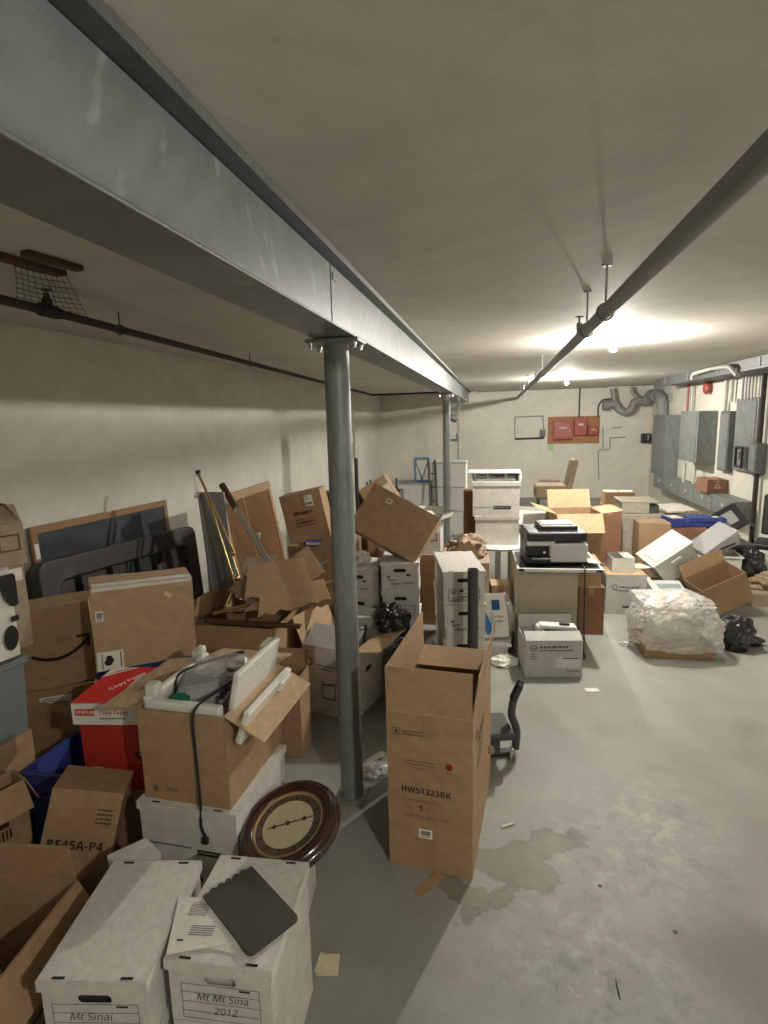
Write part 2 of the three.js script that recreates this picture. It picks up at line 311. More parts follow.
struct('wall_front', bx(RX - LX + 2 * TH, CEIL, TH, (LX + RX) / 2, CEIL / 2, FZ + TH / 2), M.wall, 'off-white wall behind the viewer');
// cracks in the painted blocks of the end wall
for (const pts of [[[603, 427], [603, 448], [598, 452], [599, 480]], [[610, 438], [626, 437]], [[610, 438], [610, 449], [603, 450]], [[612, 428], [622, 427]]]) {
  const q = pts.map(([x, y]) => at(x, y, BZ + 0.002)), gs = [];
  for (let i = 0; i + 1 < q.length; i++) gs.push(bar(q[i], q[i + 1], 0.009, 5));
  obj('crack', join(gs), M.crack, wallBack);
}
// the painted steel beam with its flanges
const BXR = -0.65, BXL = -0.85, BYB = 2.44;
{
  const b = struct('trim_1', join(bx(BXR - BXL, CEIL - 0.03 - BYB, FZ - BZ, (BXR + BXL) / 2, (CEIL - 0.03 + BYB) / 2, (FZ + BZ) / 2)), M.beam, 'deep grey painted boxed steel beam');
  obj('top_flange', bx(0.305, 0.026, FZ - BZ, (BXR + BXL) / 2, CEIL - 0.0145, (FZ + BZ) / 2), M.panelD, b);
  obj('bottom_edge', join(rb(0.012, 0.010, FZ - BZ - 0.01, BXR - 0.002, BYB + 0.003, (FZ + BZ) / 2, 0.004, 2)), M.beam, b);
  const jz = at(330, 290, -2.28).z;
  obj('splice_joint', bx(0.004, CEIL - 0.04 - BYB, 0.006, BXR, (CEIL - 0.03 + BYB) / 2, jz), M.slot, b);
  obj('weld_plate', rb(0.006, 0.03, 0.05, BXR + 0.002, 2.63, jz - 0.05, 0.004, 1), M.beam, b);
  b.name = 'trim_1';
}
// the strip along the top of the right wall
const T2Z = -12.3;
const trim2 = struct('trim_2', bx(RX - 3.13, 0.12, FZ - T2Z, (RX + 3.13) / 2, CEIL - 0.06, (FZ + T2Z) / 2), M.panelD, 'grey steel beam along the top of the right wall');
obj('lower_angle', rb(0.05, 0.035, FZ - T2Z - 0.02, 3.14, CEIL - 0.135, (FZ + T2Z) / 2, 0.005, 1), M.panelD, trim2);
for (let z = -11.6; z < -5; z += 1.3) obj('stiffener', rb(0.012, 0.11, 0.05, 3.126, CEIL - 0.062, z, 0.003, 1), M.panel, trim2);
struct('trim_3', bx(0.34, 0.26, 0.16, -0.62, 2.52, BZ + 0.08), M.wall, 'white masonry pad under the far end of the beam');

// columns
function column(x, z, label, lean = 0) {
  const c = thing('steel_column', label, 'column', [x, 0, z], [0, 0, 0], 'steel columns under the beam');
  obj('pipe', strip(new THREE.CylinderGeometry(0.062, 0.062, BYB - 0.03, 40).translate(0, (BYB - 0.03) / 2 + 0.008, 0)), M.steel, c);
  obj('base_plate', rb(0.17, 0.012, 0.17, 0, 0.006, 0, 0.004, 1), M.steel, c);
  const cap = obj('cap_plate', rb(0.26, 0.018, 0.18, 0, BYB - 0.0125, 0, 0.004, 1), M.steel, c);
  for (const [sx, sz] of [[-1, -1], [1, -1], [-1, 1], [1, 1]]) obj('bolt', join(cyl(0.011, 0.011, 0.03, sx * 0.105, BYB - 0.035, sz * 0.065, 6), cyl(0.016, 0.016, 0.01, sx * 0.105, BYB - 0.026, sz * 0.065, 6)), M.chrome, cap);
  return c;
}
column(-0.76, -2.72, 'near grey steel pipe column beside the tall brown carton');
column(-0.76, -9.1, 'far thin grey steel column before the white cabinets');

// bulbs
for (const [i, b] of BULBS.entries()) {
  const t = thing('ceiling_bulb', ['bright bare bulb on the ceiling, nearer one beside the pipe', 'bright bare bulb farther back near the end wall', 'bare ceiling bulb behind the viewer'][i], 'light bulb', [b.p[0], CEIL, b.p[2]], [0, 0, 0], 'bare ceiling bulbs');
  obj('lamp_holder', strip(new THREE.LatheGeometry([[0, -0.001], [0.06, -0.001], [0.06, -0.012], [0.035, -0.022], [0.022, -0.036], [0.02, -0.05], [0, -0.05]].map((q) => new THREE.Vector2(...q)), 28)), M.porcelain, t);
  obj('glass_bulb', strip(new THREE.SphereGeometry(0.032, 24, 16).translate(0, b.p[1] - CEIL, 0)), M.bulb, t);
  const L = new THREE.PointLight(new THREE.Color(...BULB_TINT), b.I, 0, 2); L.position.set(...b.p); L.castShadow = true; L.shadow.radius = 1.6; L.name = 'bulb_light'; scene.add(L);
}

// pipes
function pipeRun(name, label, pts, r, mat, cat = 'pipe') { const t = thing(name, label, cat, [0, 0, 0]); const gs = []; for (let i = 0; i + 1 < pts.length; i++) { gs.push(bar(pts[i], pts[i + 1], r, 18)); if (i) gs.push(strip(new THREE.SphereGeometry(r * 1.25, 16, 10).translate(...pts[i].toArray()))); } obj('pipe', join(gs), mat, t); return t; }
const PRX = 0.445, PRY = 2.5;
{
  const t = pipeRun('sprinkler_pipe', 'long grey sprinkler pipe hung from the ceiling by rods', [V(PRX, PRY, FZ), V(PRX + 0.1, PRY, BZ)], 0.03, M.pipeGrey);
  for (const z of [-0.6, -2.75, -3.3, -6.5, -9.5, -12.5]) {
    const x = PRX + 0.1 * (FZ - z) / (FZ - BZ);
    const h = obj('hanger', join(strip(new THREE.TorusGeometry(0.036, 0.005, 8, 20).translate(x, PRY, z)), bar(V(x, PRY + 0.03, z), V(x, CEIL, z), 0.005, 8), cyl(0.022, 0.022, 0.008, x, CEIL - 0.004, z, 12)), M.pipeGrey, t);
  }
  for (const z of [-3.6, -7.5, -11]) { const x = PRX + 0.1 * (FZ - z) / (FZ - BZ); obj('sprinkler_head', join(cyl(0.016, 0.016, 0.06, x, PRY + 0.055, z, 10), cyl(0.026, 0.026, 0.004, x, PRY + 0.12, z, 14), cyl(0.006, 0.006, 0.05, x, PRY + 0.1, z, 8)), M.pipeGrey, t); }
}
{
  const y = 2.6, x0 = G(0, 300, y).x + 0.05, x1 = G(240, 362, y).x, zc = G(372, 395, y).z, xc = G(372, 395, y).x;
  const t = pipeRun('sprinkler_pipe', 'dark rusty pipe under the ceiling left of the beam', [V(x0 + 0.1, y, FZ), G(60, 314, y), V(xc, y, zc), V(BXL - 0.01, y, zc + 0.15)], 0.021, M.pipeDark);
  const s = G(48, 311, y);
  obj('tee_fitting', join(bar(V(s.x, y, s.z - 0.05), V(s.x, y, s.z + 0.05), 0.031, 16), cyl(0.024, 0.024, 0.05, s.x, y + 0.03, s.z, 14)), M.pipeDark, t);
  const hd = obj('sprinkler_head', join(cyl(0.013, 0.016, 0.04, s.x, y + 0.06, s.z, 10), bar(V(s.x - 0.014, y + 0.075, s.z), V(s.x, y + 0.094, s.z), 0.003, 6), bar(V(s.x + 0.014, y + 0.075, s.z), V(s.x, y + 0.094, s.z), 0.003, 6), cyl(0.022, 0.022, 0.003, s.x, y + 0.096, s.z, 14)), M.pipeDark, t);
  for (const px of [120, 250, 340]) { const q = G(px, 314 + (px - 60) * 0.262, y); obj('hanger', join(strip(new THREE.TorusGeometry(0.027, 0.004, 8, 18).translate(q.x, y, q.z)), bar(V(q.x, y + 0.024, q.z), V(q.x, CEIL, q.z), 0.004, 8)), M.pipeDark, t); }
}
pipeRun('conduit', 'thin grey conduit along the top of the end wall', [at(478, 391, BZ + 0.05), at(606, 386, BZ + 0.05), at(606, 383, BZ + 0.05)], 0.035, M.pipeGrey);
// stained boards and wire mesh on the ceiling, upper left
{
  const y = CEIL - 0.012, mk = (x1, y1, x2, y2, wd, label) => {
    const a = G(x1, y1, y), b = G(x2, y2, y), t = thing('ceiling_board', label, 'board', [(a.x + b.x) / 2, y, (a.z + b.z) / 2], [0, Math.atan2(-(b.z - a.z), b.x - a.x), 0]);
    obj('plank', rb(Math.hypot(b.x - a.x, b.z - a.z), 0.022, wd, 0, 0, 0, 0.004, 1), M.rustWood, t); return [a, b];
  };
  mk(24, 253, 80, 269, 0.045, 'shorter rust-stained wooden board on the ceiling');
  mk(-20, 251, 62, 274, 0.06, 'longer rust-stained wooden board above the wire mesh');
  const m = thing('wire_mesh', 'square wire mesh sagging from the ceiling boards', 'wire mesh', [0, 0, 0]);
  const c = [G(15, 266, y - 0.02), G(66, 276, y - 0.02), G(88, 318, y - 0.06), G(16, 305, y - 0.06)], gs = [];
  const L = (i, j, s) => V().lerpVectors(V().lerpVectors(c[0], c[1], s), V().lerpVectors(c[3], c[2], s), i / j);
  for (let i = 0; i <= 8; i++) { const a = V().lerpVectors(c[0], c[3], i / 8), b = V().lerpVectors(c[1], c[2], i / 8), mid = V().addVectors(a, b).multiplyScalar(0.5).add(V(0.006 * Math.sin(i * 3), -0.008, 0)); obj('cross_wire', tube([a, mid, b], 0.0015, 10, 5), M.wire, m); }
  for (let i = 0; i <= 9; i++) { const a = V().lerpVectors(c[0], c[1], i / 9), b = V().lerpVectors(c[3], c[2], i / 9), mid = V().addVectors(a, b).multiplyScalar(0.5).add(V(0.007 * Math.cos(i * 5), -0.006, 0)); obj('long_wire', tube([a, mid, b], 0.0015, 10, 5), M.wire, m); }
  obj('hook', join(bar(c[0].clone().setY(CEIL), c[0], 0.002, 5), bar(c[1].clone().setY(CEIL), c[1], 0.002, 5)), M.wire, m);
}

// ------------------------------------------------------------------ end wall fittings
{
  const z = BZ, a = at(548, 417, z), b = at(599, 443, z), cx = (a.x + b.x) / 2, cy = (a.y + b.y) / 2, w = b.x - a.x, h = a.y - b.y;
  const bd = thing('backing_board', 'orange-brown plywood backing board on the end wall', 'board', [cx, b.y, z + 0.012]);
  obj('plywood', rb(w, h, 0.022, 0, h / 2, 0, 0.003, 1), M.ply, bd);
  const lab = ['widest red fire alarm box on the plywood board', 'middle tall red alarm box on the plywood board', 'smallest red alarm box at the board right end'];
  [[553, 572, 421, 439], [574, 586, 418, 435], [587.5, 597, 426, 435]].forEach(([x1, x2, y1, y2], i) => {
    const p = at(x1, y1, z), q = at(x2, y2, z), W = q.x - p.x, Hh = p.y - q.y, t = thing('alarm_box', lab[i], 'alarm box', [(p.x + q.x) / 2, q.y, z + 0.024]);
    obj('case', rb(W, Hh, 0.12, 0, Hh / 2, 0.06, 0.012, 2), M.redAlarm, t); obj('door', rb(W * 0.86, Hh * 0.84, 0.012, 0, Hh / 2, 0.125, 0.005, 1), M.redAlarm, t);
    obj('label_plate', rb(W * 0.4, Hh * 0.12, 0.004, 0, Hh * 0.62, 0.133, 0.001, 1), i ? M.pipeWhite : M.greyPl, t); obj('lock', cyl(0.016, 0.016, 0.014, W * 0.32, Hh * 0.45, 0.135, 10, [Math.PI / 2, 0, 0]), M.chrome, t);
  });
  const tg = at(551, 446, z); tag(obj('hanging_tag', rb(0.13, 0.22, 0.004, tg.x, tg.y, z + 0.006, 0.001, 1), M.greenTag), 'small green tag hanging under the plywood board', 'tag');
  for (const [x, y1, x2, y2, label] of [[579, 417, 580, 388, 'thin conduit rising straight from the red boxes'], [598, 417, 599, 400, 'bent thin conduit rising at the board right end']]) {
    const p = at(x, y1, z + 0.05), q = at(x2, y2, z + 0.05);
    const pts = x > 590 ? [p, V(p.x, q.y - 0.15, p.z), V(p.x + 0.1, q.y, p.z), V(p.x + 0.35, q.y + 0.02, p.z)] : [p, q, V(q.x + 0.03, CEIL - 0.02, p.z)];
    tag(obj('conduit', tube(pts, 0.016, 24, 8, 0.3), M.pipeDark), label, 'conduit');
  }
  const f = thing('wall_frame', 'thin rectangular conduit loop with a black junction box', 'conduit', [0, 0, 0]);
  const c = [[515, 417], [543, 416], [544, 438], [515, 439]].map(([x, y]) => at(x, y, z + 0.02));
  for (let i = 0; i < 4; i++) obj('conduit', bar(c[i], c[(i + 1) % 4], i === 2 ? 0.022 : 0.012, 8), i === 2 ? M.pipeDark : M.pipeGrey, f);
  const j = at(542.5, 433, z); obj('junction_box', rb(0.13, 0.17, 0.08, j.x, j.y, z + 0.045, 0.01, 1), M.panelD, f);
  const s = at(645, 438, z); const sw = thing('disconnect_switch', 'small black switch box near the far right corner', 'switch', [s.x, s.y, z]);
  obj('case', rb(0.2, 0.22, 0.14, 0, 0, 0.075, 0.012, 1), M.black, sw); obj('lever', rb(0.03, 0.12, 0.03, 0.03, 0.02, 0.155, 0.006, 1), M.chrome, sw);
}
// large drain pipe with its trap in the far right corner
{
  const z = BZ + 0.22, q = (x, y, k = z) => at(x, y, k);
  const t = thing('drain_pipe', 'large grey drain pipe with a U-shaped trap near the ceiling', 'pipe', [0, 0, 0]);
  obj('trap', tube([q(607, 405), q(615, 404), q(619, 409), q(626, 412), q(632, 408), q(635, 402), q(646, 401)], 0.095, 60, 16), M.pipeGrey, t);
  obj('elbow', tube([q(646, 401), q(651, 395, -14.2), q(657, 395, -13.8), q(662, 401, -13.4), q(663, 416, -13.35)], 0.12, 40, 16), M.pipeGrey, t);
  obj('vent', join(bar(q(615, 404), q(613, 388.5), 0.07, 14), bar(q(640, 401), q(632, 391), 0.045, 12), bar(q(632, 391), q(632, 387), 0.045, 12)), M.pipeGrey, t);
  obj('hub', join(bar(q(603, 405), q(609, 405), 0.125, 18), bar(q(642, 401), q(648, 400.5), 0.12, 18), bar(q(655, 395, -13.9), q(658, 396, -13.7), 0.14, 18)), M.pipeGrey, t);
}
// ------------------------------------------------------------------ right wall: electrical cabinets
function wallCab(label, far, edgeX, wallX, top, bot, mat, name = 'electrical_cabinet', cat = 'cabinet', doorMat) {
  const my = (top + bot) / 2, zn = Dx(wallX, my, RX).z, xf = at(edgeX, my, zn).x, zf = Dx(far, my, xf).z, yt = at(edgeX, top, zn).y, yb = at(edgeX, bot, zn).y;
  const t = thing(name, label, cat, [(xf + RX) / 2, yb, (zn + zf) / 2]); const w = RX - xf - 0.004, d = zn - zf, h = yt - yb;
  obj('case', rb(w, h, d, 0, h / 2, 0, 0.012, 2), mat, t);
  t.userData.dims = [w, h, d]; return t;
}
const cabs = [
  wallCab('tall pale grey cabinet at the far end of the wall', 652, 665, 679, 415, 477, M.panel),
  wallCab('big grey hanging cabinet with a darker near side', 679, 697, 717, 411, 463, M.panel),
  wallCab('slim grey cabinet between two larger ones', 718.5, 728, 735, 411, 472, M.panelD),
  wallCab('tall grey breaker cabinet nearest on the right wall', 734, 756, 761, 397, 474, M.panel),
];
for (const c of cabs) { const [w, h, d] = c.userData.dims; delete c.userData.dims; obj('door', rb(0.012, h * 0.92, d * 0.88, -w / 2 - 0.005, h / 2, 0, 0.005, 1), M.panel, c); obj('latch', rb(0.02, 0.07, 0.03, -w / 2 - 0.018, h * 0.5, d * 0.34, 0.005, 1), M.chrome, c); }
{
  const t = wallCab('long grey wiring trough running low along the wall', 652, 734, 754, 502, 521, M.panel, 'wiring_trough', 'trough'); const [w, h, d] = t.userData.dims; delete t.userData.dims;
  for (let i = 0; i < 5; i++) obj('cover', rb(0.008, h * 0.9, d / 5 - 0.02, -w / 2 - 0.003, h / 2, -d / 2 + d / 5 * (i + 0.5), 0.003, 1), M.panel, t);
  for (let i = 0; i < 5; i++) obj('screw_cap', cyl(0.035, 0.035, 0.012, -w / 2 - 0.01, h * 0.62, -d / 2 + d / 5 * (i + 0.5), 12, [0, 0, Math.PI / 2]), M.pipeWhite, t);
  const topY = t.position.y + h;
  carton('brown carton sitting on the grey wiring trough', { p: [RX - 0.175, topY + 0.001, Dx(714, 488, t.position.x).z], w: 0.3, h: 0.22, d: 0.46, mat: M.cardRed, yaw: 0.04, prints: [{ face: 'f', u: 0, v: 0.1, w: 0.2, h: 0.1, mat: printMat(128, 64, (g) => { g.strokeStyle = '#d8d0c0'; g.lineWidth = 7; g.beginPath(); g.arc(64, 32, 24, 3.3, 6.1); g.stroke(); g.fillStyle = '#d8d0c0'; g.fillRect(30, 36, 68, 8); }) }] });
}
{ // safety switch in front of the breaker cabinet and the box beside it
  const c = cabs[3], box = new THREE.Box3().setFromObject(c), fx = box.min.x, q = Dx(748, 457, fx);
  const t = thing('safety_switch', 'black framed safety switch on the breaker cabinet front', 'switch', [fx - 0.002, q.y - 0.15, Math.min(q.z, box.max.z - 0.16)]);
  obj('case', rb(0.1, 0.3, 0.24, -0.05, 0.15, 0, 0.012, 1), M.panel, t);
  obj('frame', join(rb(0.03, 0.3, 0.03, -0.115, 0.15, 0.11, 0.006, 1), rb(0.03, 0.3, 0.03, -0.115, 0.15, -0.11, 0.006, 1), rb(0.03, 0.03, 0.24, -0.115, 0.29, 0, 0.006, 1), rb(0.03, 0.03, 0.24, -0.115, 0.01, 0, 0.006, 1)), M.black, t);
  obj('handle', rb(0.035, 0.12, 0.03, -0.12, 0.17, 0.03, 0.008, 1), M.chrome, t);
  const k = Dx(762, 458, RX), u = thing('disconnect_box', 'grey disconnect box on bare wall right of the breaker cabinet', 'switch', [RX - 0.07, k.y - 0.2, k.z + 0.02]);
  obj('case', rb(0.13, 0.42, 0.26, 0, 0.2, 0, 0.012, 1), M.panelD, u); obj('cover', rb(0.01, 0.36, 0.2, -0.068, 0.2, 0, 0.004, 1), M.panel, u);
}
// conduits on the right wall
{
  const cond = (pts, r, mat, label) => tag(obj('conduit', tube(pts, r, 30, 8, 0.2), mat), label, 'conduit');
  const vy = (px, py1, py2, x) => { const a = Dx(px, (py1 + py2) / 2, x); return [V(x, at(px, py1, a.z).y, a.z), V(x, (at(px, py1, a.z).y + at(px, py2, a.z).y) / 2, a.z), V(x, at(px, py2, a.z).y, a.z)]; };
  const X = RX - 0.06;
  cond(vy(758, 374, 545, X), 0.035, M.pipeDark, 'dark conduit dropping to the floor on the right wall');
  cond(vy(726, 376, 412, X), 0.035, M.pipeWhite, 'left white conduit of the pair above the slim cabinet');
  cond(vy(732, 378, 402, X), 0.03, M.pipeWhite, 'right white conduit of the pair above the slim cabinet');
  cond(vy(688, 384, 411, X), 0.022, M.redAlarm, 'thin red-brown conduit above the hanging cabinet');
  cond(vy(692, 386, 411, X), 0.025, M.pipeWhite, 'thin white conduit beside the red-brown one');
  cond(vy(684, 463, 484, X - 0.12), 0.03, M.pipeWhite, 'first white conduit under the hanging cabinet');
  cond(vy(694, 463, 484, X - 0.12), 0.03, M.pipeWhite, 'second white conduit under the hanging cabinet');
  const a = Dx(693, 374, 3.06), b = Dx(735, 374, 3.06);
  cond([V(3.06, 2.56, a.z), V(3.06, CEIL - 0.06, a.z + 0.03), V(3.06, CEIL - 0.04, (a.z + b.z) / 2), V(3.06, CEIL - 0.07, b.z - 0.2), V(3.09, 2.5, b.z)], 0.03, M.pipeWhite, 'white conduit arching over the beam strip at right');
  for (let i = 0; i < 4; i++) cond(vy(743 + i * 3.2, 374 + (i % 2), 400, X - 0.05), 0.018, i % 2 ? M.pipeWhite : M.greyPl, ['first', 'second', 'third', 'fourth'][i] + ' thin cable, counted from the left, entering the breaker cabinet top');
  const q = Dx(711, 388, RX), bell = thing('alarm_bell', 'round red alarm bell high on the right wall', 'alarm bell', [RX, q.y, q.z]);
  obj('back_box', rb(0.06, 0.15, 0.15, -0.03, 0, 0, 0.01, 1), M.redAlarm, bell);
  obj('gong', strip(new THREE.SphereGeometry(0.11, 28, 14, 0, Math.PI * 2, 0, Math.PI / 2).scale(1, 0.6, 1).rotateZ(Math.PI / 2).translate(-0.06, 0, 0)), M.redAlarm, bell);
  const k = Dx(671, 397, RX), pl = thing('wall_plate', 'small grey plate on the white wall beside the drain elbow', 'plate', [RX - 0.02, k.y, k.z]); obj('plate', rb(0.03, 0.18, 0.22, 0, 0, 0, 0.006, 1), M.greyPl, pl); obj('screw', cyl(0.012, 0.012, 0.01, -0.018, 0.06, 0, 8, [0, 0, Math.PI / 2]), M.chrome, pl);
}
// pole with brackets behind the far column
{
  const p = at(458.5, 450, -11), t = thing('steel_post', 'thin dark steel post with clamps behind the far column', 'post', [p.x, 0, -11]);
  obj('post', rb(0.05, BYB, 0.05, 0, BYB / 2, 0, 0.004, 1), M.pipeGrey, t);
  obj('clamp', join(rb(0.16, 0.05, 0.05, -0.08, 1.63, 0.03, 0.01, 1), rb(0.05, 0.12, 0.05, -0.02, 1.7, 0.03, 0.01, 1)), M.panelD, t);
  const c = at(453, 418, -10.9); obj('flood_lamp', join(cyl(0.06, 0.08, 0.12, -0.1, c.y, 0.05, 14, [0.5, 0, 1.3]), bar(V(-0.1, c.y, 0.03), V(0, c.y + 0.04, 0), 0.014, 8)), M.panelD, t);
}

// ------------------------------------------------------------------ prints shared by boxes
const ink = 'rgba(50,46,42,0.9)', grey = 'rgba(90,88,84,0.85)';
const gridPrint = (lines, s) => printMat(256, 128, (g) => {
  g.strokeStyle = grey; g.lineWidth = 2; g.strokeRect(6, 6, 244, 116); for (const y of [34, 66, 98]) { g.beginPath(); g.moveTo(6, y); g.lineTo(250, y); g.stroke(); }
  g.fillStyle = ink; g.fillRect(188, 10, 34, 7); g.strokeStyle = 'rgba(60,60,66,0.95)'; g.fillStyle = 'rgba(60,60,66,0.95)'; g.font = 'italic 34px sans-serif';
  lines.forEach((l, i) => g.fillText(l, 50 + i * 52, 58 + i * 44));
});
const handPrint = gridPrint(['Mt Sinai', '2016'], 3), handPrint2 = gridPrint(['Mt Mt Sina', '2012'], 5);
const formPrint = printMat(192, 128, (g) => {
  g.strokeStyle = ink; g.lineWidth = 3; for (const y of [44, 72, 100, 122]) { g.beginPath(); g.moveTo(10, y); g.lineTo(182, y); g.stroke(); } for (const x of [10, 62, 120, 182]) { g.beginPath(); g.moveTo(x, 44); g.lineTo(x, 122); g.stroke(); }
  g.lineWidth = 4; scribble(g, 20, 62, 36, 9, 1, 6); scribble(g, 70, 92, 50, 12, 4, 6); scribble(g, 24, 112, 80, 16, 2, 5); g.fillStyle = ink; g.fillRect(70, 50, 22, 14);
});
const scrawlPrint = printMat(192, 128, (g) => { g.strokeStyle = ink; g.lineWidth = 4; scribble(g, 20, 66, 46, 9, 1, 8); scribble(g, 40, 92, 60, 12, 4, 7); scribble(g, 116, 86, 60, 10, 2, 7); g.fillStyle = ink; g.fillRect(136, 20, 26, 16); g.fillRect(18, 34, 18, 12); });
const stripePrint = printMat(256, 48, (g) => { g.fillStyle = '#1c1b1a'; g.fillRect(0, 0, 256, 48); g.fillStyle = '#8d8a84'; greek(g, 14, 16, 228, 16, 31); });
const barcode = printMat(96, 64, (g) => { g.fillStyle = '#e8e4da'; g.fillRect(0, 0, 96, 64); g.fillStyle = '#2a2826'; for (let i = 0; i < 26; i++) g.fillRect(14 + i * 2.7, 10, (i * 7) % 3 ? 1.3 : 2.2, 34); g.fillRect(16, 50, 62, 5); });
const shipLabel = printMat(128, 112, (g) => { g.fillStyle = '#e6e2d8'; g.fillRect(0, 0, 128, 112); g.fillStyle = '#25231f'; greek(g, 8, 8, 60, 7, 5); greek(g, 8, 20, 48, 6, 8); for (let i = 0; i < 40; i++) g.fillRect(10 + i * 2.6, 72, (i * 5) % 3 ? 1.2 : 2, 28); greek(g, 10, 36, 100, 5, 12); greek(g, 10, 46, 70, 5, 19); });
const blotLabel = printMat(128, 112, (g) => { g.fillStyle = '#e8e4da'; g.fillRect(0, 0, 128, 112); g.fillStyle = '#25231f'; g.save(); g.translate(22, 104); g.rotate(-Math.PI / 2); greek(g, 0, 0, 92, 6, 5); g.restore(); g.save(); g.translate(112, 104); g.rotate(-Math.PI / 2); greek(g, 0, 0, 92, 8, 15); g.restore(); g.beginPath(); g.arc(58, 40, 16, 0, 7); g.arc(54, 66, 20, 0, 7); g.fill(); g.fillRect(60, 44, 20, 22); });

// ------------------------------------------------------------------ foreground: file boxes, clock, papers
const eL = edge(37, 979, 144, 988, 0.52, 0.44); eL.yaw += 0.07; eL.p[0] -= 0.016;
fileBox('white file box with long clear lid, front left of the foreground pair', { p: lift(eL, 0.31), yaw: eL.yaw, w: eL.w, d: 0.44, h: 0.21, prints: [{ v: 0.07, w: 0.26, h: 0.13, mat: handPrint }] });
fileBox('white file box hidden low under the foreground left one', { p: lift(eL, 0), yaw: eL.yaw, w: eL.w, d: 0.44, h: 0.308 });
const eR = edge(165, 957, 271, 975, 0.52, 0.40); eR.yaw += 0.05; eR.p[0] -= 0.012;
fileBox('white file box carrying the dark folder, right of the foreground pair', { p: lift(eR, 0.31), yaw: eR.yaw, w: eR.w, d: 0.40, h: 0.21, slotFill: M.whiteB, prints: [{ v: 0.07, w: 0.25, h: 0.13, mat: handPrint2 }] });
fileBox('white file box with black stripe directly beneath the folder box', { p: lift(eR, 0), yaw: eR.yaw, w: eR.w, d: 0.40, h: 0.308, lid: false, grip: false, prints: [{ v: 0.275, w: 0.13, h: 0.026, mat: stripePrint }] });
{
  const q = (x, y) => G(x, y, 0.524), flat = (name, label, cat, cs, th, mat, round, y0) => {
    const c = cs.map(([x, y]) => G(x, y, y0)), o = c.reduce((a, b) => a.add(b), V()).multiplyScalar(1 / c.length), s = new THREE.Shape();
    const L = c.map((v) => new THREE.Vector2(v.x - o.x, -(v.z - o.z)));
    L.forEach((v, i) => { const a = L[(i + L.length - 1) % L.length], b = L[(i + 1) % L.length], r = round[i] || 0.002, p1 = v.clone().add(a.clone().sub(v).setLength(r)), p2 = v.clone().add(b.clone().sub(v).setLength(r)); if (!i) s.moveTo(p1.x, p1.y); else s.lineTo(p1.x, p1.y); s.quadraticCurveTo(v.x, v.y, p2.x, p2.y); });
    s.closePath(); const g = uvM(new THREE.ExtrudeGeometry(s, { depth: th, bevelEnabled: false }).rotateX(-Math.PI / 2)), t = thing(name, label, cat, [o.x, y0, o.z]); obj('sheet', g, mat, t); return [t, L];
  };
  const docPrint = printMat(192, 256, (g) => { g.fillStyle = '#34343c'; for (let i = 0; i < 9; i++) greek(g, 14, 20 + i * 9, 90, 4, 3 + i * 7); g.fillStyle = '#2c3c6a'; for (let i = 0; i < 5; i++) greek(g, 60, 150 + i * 12, 110, 6, 11 + i * 5); g.fillStyle = '#55534e'; g.fillRect(20, 226, 30, 12); });
  const [pp] = flat('paper_sheet', 'printed white letter sheet under the dark folder', 'paper', [[166, 955], [179, 896], [236, 902], [240, 942]], 0.0012, M.paper, {}, 0.5262);
  { const m = obj('print', new THREE.PlaneGeometry(0.13, 0.16).rotateX(-Math.PI / 2), docPrint, pp); m.position.y = 0.0018; m.rotation.y = 0.12; m.position.x = -0.012; }
  flat('paper_sheet', 'second white sheet fanned out below the folder corner', 'paper', [[188, 944], [206, 908], [252, 930], [236, 954]], 0.0012, M.paper, {}, 0.5235);
  const [fd, L] = flat('ring_folder', 'dark charcoal folder with ring tabs on the file box', 'folder', [[203, 898], [252, 868], [300, 920], [250, 959]], 0.008, M.folder, [0.004, 0.004, 0.022, 0.022], 0.528);
  for (let i = 0; i < 5; i++) { const t = 0.2 + i * 0.15; obj('ring', strip(new THREE.TorusGeometry(0.007, 0.0025, 8, 14).rotateY(0.6).translate(L[0].x + (L[1].x - L[0].x) * t, 0.006, -(L[0].y + (L[1].y - L[0].y) * t))), M.black, fd); }
  const [nt] = flat('note_card', 'cream folded note card lying on the floor', 'card', [[316, 976], [319, 955], [340, 954], [338, 976]], 0.003, M.cream, {}, 0.0005);
  obj('fold', sheet(0.018, 0.08, 3, 0.004, 4).translate(-0.035, 0.0045, 0), M.cream, nt);
}
// the pair under the brown carton
const eW = edge(136, 801, 236, 816, 0.52, 0.5);
fileBox('white file box with black stripe under the brown electronics carton', { p: lift(eW, 0.26), yaw: eW.yaw, w: eW.w, d: 0.5, grip: false, lid: true, prints: [{ u: 0.1, v: 0.06, w: 0.13, h: 0.026, mat: stripePrint }, { u: -0.09, v: 0.075, w: 0.2, h: 0.006, mat: M.darkGreyPl, name: 'line' }] });
fileBox('white file box on the floor at the bottom of the electronics stack', { p: lift(eW, 0), yaw: eW.yaw, w: eW.w, d: 0.5 });
{ // white box lid leaning in the gap behind the long lid
  const c = G(122, 852, 0.5), t = thing('cardboard_scrap', 'white torn cardboard wedge behind the long lid', 'cardboard', [c.x + 0.03, 0.262, c.z - 0.02], [-0.15, 0.2, 0.05]);
  const s = new THREE.Shape(); s.moveTo(-0.1, 0); s.lineTo(0.1, 0); s.lineTo(0.1, 0.19); s.lineTo(0.05, 0.255); s.lineTo(-0.1, 0.2); s.closePath(); obj('panel', uvM(new THREE.ExtrudeGeometry(s, { depth: 0.005, bevelEnabled: false })), M.white, t);
  fileBox('white file box supporting the torn cardboard wedge', { p: [c.x - 0.04, 0, c.z - 0.04], w: 0.26, d: 0.2, yaw: 0 });
}
const clockBase = at(286, 846, -1.93);
fileBox('white file box under the round wall clock', { p: [clockBase.x - 0.04, 0, -1.97], yaw: 0.1, w: 0.24, d: 0.26, h: 0.26 });
